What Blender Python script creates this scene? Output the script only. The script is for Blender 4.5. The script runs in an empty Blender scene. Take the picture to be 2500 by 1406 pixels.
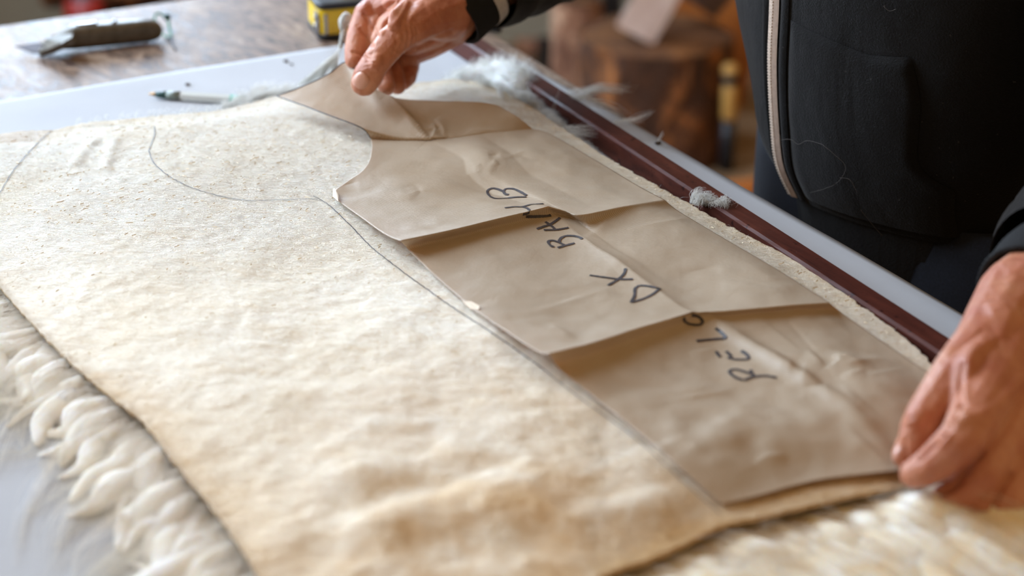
import bpy, bmesh, math, random
import numpy as np
from mathutils import Vector, Matrix
from mathutils.bvhtree import BVHTree

rng = np.random.default_rng(7)
random.seed(7)
SC = bpy.context.scene
COL = SC.collection

# ------------------------------------------------------------------ camera
FPX, CX, CY = 4200.0, 1250.0, 703.0
TH = math.atan(2003.0 / FPX)
T = 0.86                                    # table top height
CAM = np.array([0.0, 0.0, T + 0.474])
CT, ST = math.cos(TH), math.sin(TH)
R_ = np.array([1.0, 0, 0]); FW = np.array([0, CT, -ST]); UP = np.array([0, ST, CT])


def ray(px, py):
    return R_ * (px - CX) + FW * FPX + UP * (CY - py)


def W(px, py, z):
    """point at height z above the table top seen at photo pixel (px,py)"""
    d = ray(px, py)
    return CAM + d * ((T + z - CAM[2]) / d[2])


def D(px, py, depth):
    return CAM + ray(px, py) * (depth / FPX)


def PX(p):
    v = np.asarray(p) - CAM
    z = v @ FW
    return CX + FPX * (v @ R_) / z, CY - FPX * (v @ UP) / z


cd = bpy.data.cameras.new('camera')
cam = bpy.data.objects.new('camera', cd)
COL.objects.link(cam)
cam.location = CAM
cam.rotation_euler = (math.pi / 2 - TH, 0, 0)
cd.sensor_width = 36.0
cd.lens = FPX / 2500.0 * 36.0
cd.clip_start = 0.02
cd.dof.use_dof = True
cd.dof.focus_distance = 1.135
cd.dof.aperture_fstop = 4.3
SC.camera = cam


# ------------------------------------------------------------------ materials
def rgb(r, g, b):
    def f(c):
        c /= 255.0
        return c / 12.92 if c <= 0.04045 else ((c + 0.055) / 1.055) ** 2.4
    return (f(r), f(g), f(b), 1.0)


class NT:
    def __init__(s, name):
        s.m = bpy.data.materials.new(name)
        s.m.use_nodes = True
        s.t = s.m.node_tree
        s.n = s.t.nodes
        s.b = s.n['Principled BSDF']
        s.tc = s.n.new('ShaderNodeTexCoord')

    def link(s, a, b):
        s.t.links.new(a, b)

    def noise(s, scale, detail=4, rough=0.55, dist=0.0, stretch=None, rot=0.0):
        n = s.n.new('ShaderNodeTexNoise')
        n.inputs['Scale'].default_value = scale
        n.inputs['Detail'].default_value = detail
        n.inputs['Roughness'].default_value = rough
        n.inputs['Distortion'].default_value = dist
        s.link(s.coord(stretch, rot), n.inputs['Vector'])
        return n.outputs['Fac']

    def coord(s, stretch=None, rot=0.0):
        if stretch is None and rot == 0:
            return s.tc.outputs['Object']
        m1 = s.n.new('ShaderNodeMapping')
        m1.inputs['Rotation'].default_value = (0, 0, rot)
        s.link(s.tc.outputs['Object'], m1.inputs['Vector'])
        m = s.n.new('ShaderNodeMapping')
        m.inputs['Scale'].default_value = stretch or (1, 1, 1)
        s.link(m1.outputs['Vector'], m.inputs['Vector'])
        return m.outputs['Vector']

    def voronoi(s, scale, feature='F1', stretch=None, rot=0.0, rnd=1.0):
        n = s.n.new('ShaderNodeTexVoronoi')
        n.feature = feature
        n.inputs['Scale'].default_value = scale
        n.inputs['Randomness'].default_value = rnd
        s.link(s.coord(stretch, rot), n.inputs['Vector'])
        return n.outputs['Distance']

    def wave(s, scale, dist=2.0, stretch=None, rot=0.0, detail=2, dscale=1.0):
        n = s.n.new('ShaderNodeTexWave')
        n.inputs['Scale'].default_value = scale
        n.inputs['Distortion'].default_value = dist
        n.inputs['Detail'].default_value = detail
        n.inputs['Detail Scale'].default_value = dscale
        s.link(s.coord(stretch, rot), n.inputs['Vector'])
        return n.outputs['Fac']

    def ramp(s, fac, stops):
        r = s.n.new('ShaderNodeValToRGB')
        e = r.color_ramp.elements
        while len(e) < len(stops):
            e.new(0.5)
        for i, (p, c) in enumerate(stops):
            e[i].position = p
            e[i].color = c if len(c) == 4 else (*c, 1)
        s.link(fac, r.inputs['Fac'])
        return r.outputs['Color']

    def map(s, fac, a, b, c=0.0, d=1.0):
        r = s.n.new('ShaderNodeMapRange')
        r.inputs[1].default_value, r.inputs[2].default_value = a, b
        r.inputs[3].default_value, r.inputs[4].default_value = c, d
        s.link(fac, r.inputs[0])
        return r.outputs[0]

    def mix(s, fac, a, b, mode='MIX'):
        m = s.n.new('ShaderNodeMix')
        m.data_type = 'RGBA'
        m.blend_type = mode
        for v, i in ((fac, 0), (a, 6), (b, 7)):
            if hasattr(v, 'is_output'):
                s.link(v, m.inputs[i])
            else:
                m.inputs[i].default_value = v
        return m.outputs[2]

    def math(s, op, a, b):
        m = s.n.new('ShaderNodeMath')
        m.operation = op
        for v, i in ((a, 0), (b, 1)):
            if hasattr(v, 'is_output'):
                s.link(v, m.inputs[i])
            else:
                m.inputs[i].default_value = v
        return m.outputs[0]

    def attr(s, name):
        a = s.n.new('ShaderNodeAttribute')
        a.attribute_name = name
        return a.outputs['Fac']

    def color(s, c):
        i = s.b.inputs['Base Color']
        if hasattr(c, 'is_output'):
            s.link(c, i)
        else:
            i.default_value = c
        return s

    def rough(s, r):
        i = s.b.inputs['Roughness']
        if hasattr(r, 'is_output'):
            s.link(r, i)
        else:
            i.default_value = r
        return s

    def set(s, **k):
        for a, v in k.items():
            s.b.inputs[a.replace('_', ' ')].default_value = v
        return s

    def bump(s, h, strength=0.3, dist=0.001):
        b = s.n.new('ShaderNodeBump')
        b.inputs['Strength'].default_value = strength
        b.inputs['Distance'].default_value = dist
        s.link(h, b.inputs['Height'])
        prev = s.b.inputs['Normal']
        if prev.is_linked:
            s.link(prev.links[0].from_socket, b.inputs['Normal'])
        s.link(b.outputs['Normal'], prev)
        return s


def simple(name, c, rough=0.5, metal=0.0, var=0.12, scale=60.0, bump=0.15):
    """plain coloured surface with a little procedural mottling"""
    m = NT(name)
    f = m.noise(scale, 3)
    lo = tuple(x * (1 - var) for x in c[:3]) + (1,)
    hi = tuple(min(1, x * (1 + var)) for x in c[:3]) + (1,)
    m.color(m.ramp(f, [(0.3, lo), (0.7, hi)])).rough(rough).set(Metallic=metal)
    if bump:
        m.bump(f, bump, 0.001)
    return m.m


M = {}
# white table paper
m = NT('white_paper')
m.color(m.ramp(m.noise(7, 4), [(0.3, rgb(182, 184, 188)), (0.7, rgb(192, 194, 197))])).rough(0.85).set(Specular_IOR_Level=0.08)
m.bump(m.noise(14, 5, 0.6), 0.18, 0.003)
M['white_paper'] = m.m
# burl/chipboard-like table wood
m = NT('mottled_table_wood')
n1 = m.noise(16, 6, 0.65, 1.6, (1, 2.2, 1), 0.9)
n2 = m.noise(52, 5, 0.65, 0.8, (1, 2.8, 1), 0.9)
c = m.ramp(n1, [(0.36, rgb(56, 42, 38)), (0.5, rgb(118, 94, 78)), (0.64, rgb(172, 150, 130))])
c2 = m.ramp(n2, [(0.36, rgb(60, 48, 46)), (0.62, rgb(166, 144, 124))])
m.color(m.mix(0.5, c, c2)).rough(m.map(n2, 0.3, 0.7, 0.40, 0.58)).set(Specular_IOR_Level=0.17)
m.bump(n2, 0.15, 0.001)
M['table_wood'] = m.m
# red brown batten
m = NT('red_brown_stained_wood')
n1 = m.noise(26, 5, 0.6, 0.4, (7, 1, 7), -0.5)
n2 = m.noise(120, 3)
c = m.ramp(n1, [(0.25, rgb(58, 28, 22)), (0.55, rgb(84, 42, 32)), (0.8, rgb(106, 58, 44))])
spots = m.ramp(m.noise(170, 2), [(0.28, (0, 0, 0)), (0.36, (1, 1, 1))])
m.color(m.mix(spots, rgb(46, 20, 16), c)).rough(0.45).set(Specular_IOR_Level=0.2)
m.bump(n2, 0.15, 0.0008)
M['batten'] = m.m
# hide (flesh side)
m = NT('raw_sheepskin_flesh_side')
n1 = m.noise(9, 5, 0.6)
n2 = m.noise(60, 5, 0.6, 0.3, (0.6, 1.25, 1), 0.25)
n3 = m.noise(240, 4, 0.65, 1.6, (0.45, 1.15, 1), 0.2)
base = m.ramp(n1, [(0.3, rgb(242, 230, 206)), (0.5, rgb(247, 238, 219)), (0.72, rgb(249, 244, 231))])
c = m.mix(m.map(n2, 0.52, 0.72, 0, 0.42), base, rgb(226, 204, 168))
c = m.mix(m.map(m.noise(430, 4, 0.65, 2.4, (0.45, 1.1, 1), 0.2), 0.34, 0.47, 0.6, 0), c, rgb(212, 182, 136))  # tan in the flake hollows: shaving colour, plus shade painted beside the ridges
edge = m.attr('edge')
c = m.mix(m.math('MULTIPLY', edge, m.map(n2, 0.2, 0.8, 0.35, 1.0)), c, rgb(216, 176, 112))
c = m.mix(m.attr('tan'), c, rgb(174, 136, 66))
c = m.mix(m.math('MULTIPLY', m.attr('warm'), m.map(m.noise(20, 5, 0.6, 0.4), 0.3, 0.7, 0.0, 0.9)), c, rgb(222, 184, 128))
m.color(c).rough(m.map(m.attr('tan'), 0, 1, 0.72, 0.35)).set(Subsurface_Weight=0.08)
m.b.inputs['Subsurface Radius'].default_value = (0.006, 0.004, 0.002)
hi = m.math('MULTIPLY', m.attr('flaky'), m.noise(430, 4, 0.65, 2.4, (0.45, 1.1, 1), 0.2))
m.bump(hi, 1.0, 0.0022)
m.bump(m.noise(900, 3, 0.6, 0.5), 0.4, 0.0012)
m.bump(n2, 0.6, 0.0045)
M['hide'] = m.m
M['hide_edge'] = m.m
# flakes
M['flake'] = simple('dried_skin_flakes', rgb(236, 220, 188), 0.7, var=0.15, scale=140)
M['ink_hide'] = simple('blue_black_ballpoint_ink', rgb(30, 28, 52), 0.6)
M['ink_paper'] = simple('black_felt_marker_ink', rgb(66, 62, 66), 0.5, var=0.3, scale=200)
# kraft paper
m = NT('brown_kraft_paper')
n1 = m.noise(14, 5, 0.6)
n2 = m.noise(60, 4, 0.6)
lines = m.wave(230, 0.25, None, -0.95, 1, 1.0)
c = m.ramp(n1, [(0.3, rgb(189, 172, 147)), (0.7, rgb(201, 186, 162))])
c = m.mix(m.map(n2, 0.35, 0.7, 0, 0.3), c, rgb(184, 158, 124))
c = m.mix(m.math('MULTIPLY', lines, 0.34), c, rgb(222, 206, 184))
m.color(c).rough(0.5)
crk = m.math('MULTIPLY', m.voronoi(17, 'DISTANCE_TO_EDGE', (1, 1.6, 1), 0.6), m.map(m.noise(6, 2), 0.45, 0.65, 0.0, 1.0))
m.bump(m.ramp(crk, [(0.0, (0, 0, 0)), (0.10, (1, 1, 1))]), 0.12, 0.0012)
m.bump(m.noise(26, 3, 0.5), 0.3, 0.004)
m.bump(m.math('ADD', m.noise(420, 3), m.math('MULTIPLY', lines, 0.6)), 0.3, 0.0006)
tr = m.n.new('ShaderNodeBsdfTranslucent')
tr.inputs['Color'].default_value = rgb(214, 140, 56)
mx = m.n.new('ShaderNodeMixShader')
mx.inputs[0].default_value = 0.24
out = m.n['Material Output']
m.link(m.b.outputs[0], mx.inputs[1]); m.link(tr.outputs[0], mx.inputs[2]); m.link(mx.outputs[0], out.inputs['Surface'])
M['kraft'] = m.m
# wool
def wool_mat(name, root, mid, tip, trans=0.62):
    m = NT(name)
    c = m.ramp(m.attr('along'), [(0.0, root), (0.45, mid), (1.0, tip)])
    c = m.mix(m.map(m.attr('vary'), 0, 1, 0, 0.2), c, rgb(250, 236, 210))
    m.color(c).rough(0.7).set(Specular_IOR_Level=0.2)
    tr = m.n.new('ShaderNodeBsdfTranslucent')
    m.link(c, tr.inputs['Color'])
    mx = m.n.new('ShaderNodeMixShader')
    mx.inputs[0].default_value = trans
    out = m.n['Material Output']
    m.link(m.b.outputs[0], mx.inputs[1]); m.link(tr.outputs[0], mx.inputs[2]); m.link(mx.outputs[0], out.inputs['Surface'])
    return m.m
M['wool'] = wool_mat('cream_wool', rgb(250, 243, 232), rgb(254, 251, 247), rgb(252, 246, 232))
M['wool_warm'] = wool_mat('golden_cream_wool', rgb(250, 240, 222), rgb(254, 249, 240), rgb(250, 234, 200))
M['wool_white'] = wool_mat('white_wool', rgb(248, 249, 247), rgb(252, 252, 250), rgb(252, 252, 250), 0.78)
# skin
m = NT('weathered_hand_skin')
n1 = m.noise(38, 4, 0.6)
n2 = m.noise(150, 4, 0.6)
c = m.ramp(n1, [(0.28, rgb(174, 102, 76)), (0.5, rgb(194, 128, 98)), (0.72, rgb(208, 150, 120))])
c = m.mix(m.map(n2, 0.5, 0.75, 0, 0.35), c, rgb(166, 88, 64))
m.color(c).rough(m.map(n2, 0.3, 0.7, 0.36, 0.52)).set(Subsurface_Weight=0.18)
m.b.inputs['Subsurface Radius'].default_value = (0.006, 0.0022, 0.0012)
m.b.inputs['Subsurface Scale'].default_value = 1.0
m.bump(m.voronoi(620, 'F1'), 0.22, 0.0006)
m.bump(m.noise(110, 5, 0.65, 1.4), 0.45, 0.0022)
m.bump(m.noise(48, 3, 0.5, 0.8), 0.35, 0.004)
M['skin'] = m.m
m = NT('fingernail')
m.color(m.ramp(m.noise(90, 2), [(0.3, rgb(206, 150, 128)), (0.7, rgb(222, 172, 150))])).rough(0.28)
M['nail'] = m.m
# clothes
m = NT('black_sweatshirt_cotton')
n1 = m.noise(700, 3, 0.6)
c = m.ramp(m.noise(20, 3), [(0.3, rgb(13, 12, 12)), (0.7, rgb(17, 16, 16))])
lint = m.ramp(m.noise(260, 2), [(0.72, (0, 0, 0)), (0.78, (1, 1, 1))])
m.color(m.mix(m.math('MULTIPLY', lint, 0.25), c, rgb(96, 94, 92))).rough(0.9).set(Sheen_Weight=0.08, Specular_IOR_Level=0.2)
m.bump(n1, 0.5, 0.0012)
m.bump(m.noise(16, 3, 0.5, 0.4, (1, 1, 0.4)), 0.5, 0.012)
M['jersey'] = m.m
m = NT('black_ribbed_knit')
m.color(m.ramp(m.noise(200, 2), [(0.3, rgb(12, 12, 13)), (0.7, rgb(17, 17, 18))])).rough(0.9)
m.bump(m.noise(500, 2), 0.4, 0.001)
M['rib'] = m.m
M['stripe'] = simple('pale_knit_stripe', rgb(196, 190, 182), 0.85, scale=300)
M['zip_tape'] = simple('off_white_zip_tape', rgb(190, 170, 154), 0.6, scale=300)
M['zip_tooth'] = simple('off_white_zip_teeth', rgb(204, 186, 168), 0.4, scale=300)
M['denim'] = simple('dark_blue_denim', rgb(19, 24, 36), 0.9, var=0.3, scale=500)
M['hair'] = simple('grey_hair', rgb(120, 114, 108), 0.7, var=0.3, scale=200)
M['shoe'] = simple('brown_leather_shoe', rgb(66, 46, 34), 0.5)
# small items
M['knife_metal'] = simple('worn_grey_cast_metal', rgb(96, 90, 80), 0.38, 0.3, 0.3, 120, 0.3)
M['steel'] = simple('bright_steel', rgb(150, 148, 150), 0.25, 1.0)
M['dark_steel'] = simple('dark_blade_steel', rgb(70, 64, 68), 0.45, 0.3)
M['green'] = simple('green_plastic', rgb(20, 116, 84), 0.4)
M['dark_green'] = simple('dark_green_plastic', rgb(14, 62, 56), 0.35)
M['brass'] = simple('brass', rgb(150, 112, 62), 0.3, 0.9)
M['yellow'] = simple('yellow_plastic', rgb(236, 196, 0), 0.35, var=0.05)
M['ochre'] = simple('ochre_label', rgb(196, 160, 16), 0.4)
M['black'] = simple('black_rubber', rgb(24, 26, 32), 0.42)
M['white_cord'] = simple('white_cord', rgb(220, 228, 226), 0.7)
m = NT('clear_pen_barrel')
m.color(rgb(240, 244, 240)).rough(0.15).set(Transmission_Weight=0.25, IOR=1.3)
m.bump(m.noise(60, 2), 0.02, 0.001)
M['barrel'] = m.m
M['refill'] = simple('pen_refill', rgb(196, 200, 180), 0.4)
M['collar_grey'] = simple('smoky_grey_grip', rgb(112, 122, 112), 0.3)
# background
def barkmat(name, a, b, c3, sc=14):
    m = NT(name)
    n1 = m.noise(sc, 6, 0.65, 0.8, (1, 1, 0.45))
    m.color(m.ramp(n1, [(0.34, a), (0.52, b), (0.68, c3)])).rough(0.85)
    m.bump(n1, 0.8, 0.02)
    return m.m
M['bark'] = barkmat('dark_flaking_bark', rgb(34, 20, 12), rgb(80, 46, 24), rgb(176, 110, 56), 15)
M['bark_pale'] = barkmat('pale_flaking_bark', rgb(90, 56, 44), rgb(170, 122, 94), rgb(236, 200, 166), 18)
M['endgrain'] = barkmat('sawn_end_grain', rgb(74, 44, 20), rgb(104, 64, 28), rgb(140, 90, 42), 10)
M['split_wood'] = barkmat('split_pale_wood', rgb(190, 160, 144), rgb(208, 182, 168), rgb(222, 200, 188), 10)
M['grey_wood'] = barkmat('weathered_grey_wood', rgb(84, 70, 76), rgb(108, 92, 98), rgb(126, 108, 110), 12)
M['orange_wood'] = barkmat('orange_brown_wood', rgb(140, 78, 26), rgb(172, 100, 38), rgb(196, 122, 54), 8)
M['dark_wood'] = barkmat('charred_dark_wood', rgb(22, 16, 12), rgb(34, 25, 18), rgb(46, 34, 24), 12)
M['tool_wood'] = simple('ash_tool_handle', rgb(196, 150, 78), 0.5)
M['red'] = simple('red_enamel', rgb(150, 26, 14), 0.4)
m = NT('beige_plaster')
n1 = m.noise(3, 4)
m.color(m.ramp(n1, [(0.3, rgb(142, 134, 116)), (0.7, rgb(152, 144, 126))])).rough(0.9)
m.bump(m.noise(80, 4), 0.2, 0.003)
M['wall'] = m.m
m = NT('worn_concrete_floor')
n1 = m.noise(4, 5, 0.6)
m.color(m.ramp(n1, [(0.3, rgb(118, 94, 68)), (0.7, rgb(142, 116, 86))])).rough(0.75)
m.bump(m.noise(60, 4), 0.2, 0.003)
M['floor'] = m.m
M['win_frame'] = simple('white_painted_window_wood', rgb(214, 210, 200), 0.4)
m = NT('window_glass')
m.color((1, 1, 1, 1)).rough(0.02).set(Transmission_Weight=1.0, IOR=1.02)
m.bump(m.noise(3, 2), 0.01, 0.001)
M['glass'] = m.m
M['crumb'] = simple('dark_brown_crumb', rgb(70, 52, 40), 0.8)


# ------------------------------------------------------------------ object helpers
def mk(name, V, F, mat, parent=None, smooth=True, origin=None):
    V = np.asarray(V, dtype=float).reshape(-1, 3)
    if parent is not None:
        o0 = np.array(parent.location) if parent.parent is None else np.array(parent.location) + np.array(parent.parent.location)
        org = np.zeros(3)
        me_v = V - o0
        loc = (0, 0, 0)
    else:
        org = np.zeros(3) if origin is None else np.asarray(origin, dtype=float)
        me_v = V - org
        loc = tuple(org)
    me = bpy.data.meshes.new(name)
    me.from_pydata(me_v.tolist(), [], [tuple(int(i) for i in f) for f in F])
    if smooth:
        me.polygons.foreach_set('use_smooth', np.ones(len(me.polygons), dtype=bool))
    me.materials.append(mat)
    me.update()
    o = bpy.data.objects.new(name, me)
    COL.objects.link(o)
    if parent is not None:
        o.parent = parent
    else:
        o.location = loc
    return o


def thing(name, loc, label, cat, group=None):
    o = bpy.data.objects.new(name, None)
    COL.objects.link(o)
    o.location = tuple(float(x) for x in loc)
    o.empty_display_size = 0.05
    return tag(o, label, cat, group)


def tag(o, label, cat, group=None):
    o['label'] = label
    o['category'] = cat
    if group:
        o['group'] = group
    return o


def struct(o):
    o['kind'] = 'structure'
    return o


def stuff(o):
    o['kind'] = 'stuff'
    return o


def smooth_poly(pts, n, closed=False):
    """Catmull-Rom through pts, resampled to n points by arc length"""
    P = np.asarray(pts, float)
    k = len(P)
    if k == 2:
        t = np.linspace(0, 1, n)[:, None]
        return P[0] * (1 - t) + P[1] * t
    out = []
    for i in range(k - 1):
        p0 = P[max(i - 1, 0)]; p1 = P[i]; p2 = P[i + 1]; p3 = P[min(i + 2, k - 1)]
        t = np.linspace(0, 1, 24, endpoint=False)[:, None]
        out.append(0.5 * ((2 * p1) + (-p0 + p2) * t + (2 * p0 - 5 * p1 + 4 * p2 - p3) * t ** 2 + (-p0 + 3 * p1 - 3 * p2 + p3) * t ** 3))
    Q = np.vstack(out + [P[-1:]])
    return resample(Q, n)


def resample(Q, n):
    Q = np.asarray(Q, float)
    s = np.concatenate([[0], np.cumsum(np.linalg.norm(np.diff(Q, axis=0), axis=1))])
    u = np.linspace(0, s[-1], n)
    return np.stack([np.interp(u, s, Q[:, j]) for j in range(Q.shape[1])], axis=1)


def grid_faces(nu, nv, off=0):
    i, j = np.meshgrid(np.arange(nu - 1), np.arange(nv - 1), indexing='ij')
    a = i * nv + j
    return (np.stack([a, a + nv, a + nv + 1, a + 1], axis=-1).reshape(-1, 4) + off)


def tube(path, radii, nseg=10, cap=True):
    """swept tube through path with per-point radius (float or (rx,ry))"""
    P = np.asarray(path, float)
    n = len(P)
    tang = np.gradient(P, axis=0)
    tang /= np.linalg.norm(tang, axis=1)[:, None] + 1e-12
    ref = np.array([0, 0, 1.0])
    if abs(tang[0] @ ref) > 0.9:
        ref = np.array([1.0, 0, 0])
    V = []
    for i in range(n):
        t = tang[i]
        ref = ref - t * (ref @ t)
        ref /= np.linalg.norm(ref)
        b = np.cross(t, ref)
        r = radii[i] if hasattr(radii, '__len__') else radii
        rx, ry = r if hasattr(r, '__len__') else (r, r)
        for k in range(nseg):
            a = 2 * math.pi * k / nseg
            V.append(P[i] + ref * math.cos(a) * rx + b * math.sin(a) * ry)
    F = []
    for i in range(n - 1):
        for k in range(nseg):
            k2 = (k + 1) % nseg
            F.append((i * nseg + k, i * nseg + k2, (i + 1) * nseg + k2, (i + 1) * nseg + k))
    if cap:
        F.append(tuple(range(nseg - 1, -1, -1)))
        F.append(tuple((n - 1) * nseg + k for k in range(nseg)))
    return V, F


def join(parts):
    V, F, o = [], [], 0
    for v, f in parts:
        v = [tuple(x) for x in v]
        V += v
        F += [tuple(int(i) + o for i in q) for q in f]
        o += len(v)
    return V, F


def box(c, ax, ay, az, sx, sy, sz, bev=0.0, seg=3):
    """oriented box with rounded edges"""
    bm = bmesh.new()
    bmesh.ops.create_cube(bm, size=1.0)
    for v in bm.verts:
        v.co = Vector((v.co.x * sx, v.co.y * sy, v.co.z * sz))
    if bev > 0:
        bmesh.ops.bevel(bm, geom=list(bm.edges), offset=bev, segments=seg, profile=0.5, affect='EDGES')
    bm.verts.index_update()
    c = np.asarray(c, float)
    V = [c + np.asarray(ax) * v.co.x + np.asarray(ay) * v.co.y + np.asarray(az) * v.co.z for v in bm.verts]
    F = [tuple(v.index for v in f.verts) for f in bm.faces]
    bm.free()
    return V, F


X, Y, Z = np.eye(3)


def unit(v):
    v = np.asarray(v, float)
    return v / np.linalg.norm(v)


# lattice value noise, vectorised
_tab = rng.random((257, 257))
_tab[256, :] = _tab[0, :]; _tab[:, 256] = _tab[:, 0]


def vn(x, y):
    x = np.asarray(x, float); y = np.asarray(y, float)
    xi = np.floor(x).astype(int); yi = np.floor(y).astype(int)
    fx = x - xi; fy = y - yi
    fx = fx * fx * (3 - 2 * fx); fy = fy * fy * (3 - 2 * fy)
    xi &= 255; yi &= 255
    a = _tab[xi, yi]; b = _tab[xi + 1, yi]; c = _tab[xi, yi + 1]; d = _tab[xi + 1, yi + 1]
    return (a * (1 - fx) + b * fx) * (1 - fy) + (c * (1 - fx) + d * fx) * fy - 0.5


def fbm(x, y, s, oct=4, g=0.5):
    r = 0; a = 1.0
    for k in range(oct):
        r = r + a * vn(x * s + 17.3 * k, y * s + 9.1 * k)
        s *= 2.03; a *= g
    return r


def sstep(x):
    x = np.clip(x, 0, 1)
    return x * x * (3 - 2 * x)


def seg_dist(P, Q):
    """distance of points P (n,2) to polyline Q (m,2)"""
    best = np.full(len(P), 1e9)
    for a, b in zip(Q[:-1], Q[1:]):
        ab = b - a
        t = np.clip(((P - a) @ ab) / (ab @ ab + 1e-15), 0, 1)
        d = np.linalg.norm(P - (a + t[:, None] * ab), axis=1)
        best = np.minimum(best, d)
    return best


def P2(z0, k, pts):
    return [(z0[0] + x / k, z0[1] + y / k) for x, y in pts]


def bvh_of(V, F):
    return BVHTree.FromPolygons([tuple(v) for v in np.asarray(V)], [tuple(int(i) for i in f) for f in F])


def cast(bvh, px, py, off=0.0):
    d = Vector(ray(px, py)).normalized()
    h = bvh.ray_cast(Vector(CAM), d)
    if h[0] is None:
        return None, None
    n = h[1]
    if n.dot(d) > 0:
        n = -n
    return np.array(h[0] + n * off), np.array(n)


def drape_line(bvh, pts, width, off, n=None, jitter=0.0):
    """an ink line laid on a surface along pixel polyline; width in metres (float or list)"""
    P = np.asarray(pts, float)
    L = np.sum(np.linalg.norm(np.diff(P, axis=0), axis=1))
    n = n or max(6, int(L / 5))
    Q = smooth_poly(P, n)
    V, F, S = [], [], []
    for q in Q:
        if jitter:
            q = q + rng.normal(0, jitter, 2)
        p, nn = cast(bvh, q[0], q[1], off)
        if p is not None:
            S.append((p, nn))
    for i, (p, nn) in enumerate(S):
        t = S[min(i + 1, len(S) - 1)][0] - S[max(i - 1, 0)][0]
        s = np.cross(nn, t)
        s /= np.linalg.norm(s) + 1e-12
        w = width * (0.85 + 0.3 * rng.random()) / 2
        V += [p - s * w, p + s * w]
        if i:
            k = 2 * i
            F.append((k - 2, k - 1, k + 1, k))
    return V, F


# ------------------------------------------------------------------ setting
def rect_wall(name, x0, x1, y0, y1, z0, z1, mat):
    V, F = box(((x0 + x1) / 2, (y0 + y1) / 2, (z0 + z1) / 2), X, Y, Z, x1 - x0, y1 - y0, z1 - z0)
    return struct(mk(name, V, F, mat, smooth=False))


WALL_Y = 4.25
struct(mk('floor', *box((0.2, 1.5, -0.05), X, Y, Z, 6.4, 7.0, 0.1), M['floor'], smooth=False))
# back wall with a window opening on the far side to the left of the frame
WX0, WX1, WZ0, WZ1 = -1.72, -0.80, 1.0, 2.45
parts = [box(((-1.95 + WX0) / 2 - 0.0, WALL_Y + 0.1, 1.3), X, Y, Z, WX0 + 1.95, 0.2, 2.6),
         box(((WX1 + 3.4) / 2, WALL_Y + 0.1, 1.3), X, Y, Z, 3.4 - WX1, 0.2, 2.6),
         box(((WX0 + WX1) / 2, WALL_Y + 0.1, WZ0 / 2), X, Y, Z, WX1 - WX0, 0.2, WZ0),
         box(((WX0 + WX1) / 2, WALL_Y + 0.1, (WZ1 + 2.6) / 2), X, Y, Z, WX1 - WX0, 0.2, 2.6 - WZ1)]
struct(mk('wall_back', *join(parts), M['wall'], smooth=False))


def window(name, c, ax, w, h, nrm):
    ax = np.asarray(ax, float)
    bars = []
    for s in (-1, 1):
        bars.append(box(c + ax * s * (w / 2 - 0.03), ax, nrm, Z, 0.06, 0.07, h))
        bars.append(box(c + Z * s * (h / 2 - 0.03), ax, nrm, Z, w, 0.07, 0.06))
    bars.append(box(c, ax, nrm, Z, 0.05, 0.06, h))
    o = struct(mk(name, *join(bars), M['win_frame'], smooth=False))
    mk('pane', *box(c, ax, nrm, Z, w - 0.1, 0.004, h - 0.1), M['glass'], o, smooth=False)
    return o


window('window_1', np.array([(WX0 + WX1) / 2, WALL_Y + 0.05, (WZ0 + WZ1) / 2]), X, WX1 - WX0, WZ1 - WZ0, Y)
LX = -1.75
LY0, LY1 = 0.7, 3.0
parts = [box((LX - 0.1, (LY1 + WALL_Y + 0.2) / 2, 1.3), X, Y, Z, 0.2, WALL_Y + 0.2 - LY1, 2.6),
         box((LX - 0.1, (-2 + LY0) / 2, 1.3), X, Y, Z, 0.2, LY0 + 2, 2.6),
         box((LX - 0.1, (LY0 + LY1) / 2, 0.5), X, Y, Z, 0.2, LY1 - LY0, 1.0),
         box((LX - 0.1, (LY0 + LY1) / 2, 2.475), X, Y, Z, 0.2, LY1 - LY0, 0.25)]
struct(mk('wall_left', *join(parts), M['wall'], smooth=False))
window('fill_window', np.array([LX - 0.05, (LY0 + LY1) / 2, 1.675]), Y, LY1 - LY0, 1.35, X)  # second window, out of view, added for soft fill from the left

# ------------------------------------------------------------------ table
eA = W(1385, 193, 0)[:2]; eB = W(1698, 389, 0)[:2]
LD = unit(np.append(eA - eB, 0))[:2]          # along the table's long edge, away from the camera
ND = np.array([-LD[1], LD[0]])                # across the table, away from the person
fA = W(0, 62, 0)[:2]


def line_x(p, d, q, e):
    A = np.array([d, -e]).T
    t = np.linalg.solve(A, q - p)
    return p + d * t[0]


fB = W(430, 0, 0)[:2]
FD = unit(np.append(fB - fA, 0))[:2]
cFR = line_x(eA, LD, fA, FD)
cFL = cFR - FD * 1.05
cNR = cFR - LD * 1.75
cNL = cFL - LD * 1.75
table = thing('table', np.append((cFR + cNL) / 2, 0), 'large wooden work table with mottled brown top under the white paper', 'table')
V = []
for z in (T, T - 0.035):
    for c in (cFR, cFL, cNL, cNR):
        V.append(np.append(c, z))
F = [(0, 1, 2, 3), (7, 6, 5, 4)] + [(i, i + 4, (i + 1) % 4 + 4, (i + 1) % 4) for i in range(4)]
bm = bmesh.new()
bv = [bm.verts.new(v) for v in V]
for f in F:
    bm.faces.new([bv[i] for i in f])
bmesh.ops.recalc_face_normals(bm, faces=bm.faces)
bmesh.ops.bevel(bm, geom=list(bm.edges), offset=0.003, segments=2, profile=0.5, affect='EDGES')
bm.verts.index_update()
mk('tabletop', [v.co for v in bm.verts], [[v.index for v in f.verts] for f in bm.faces], M['table_wood'], table, smooth=False)
bm.free()
ax3 = np.append(LD, 0); ay3 = np.append(ND, 0)
cen = (cFR + cNL) / 2
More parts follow.
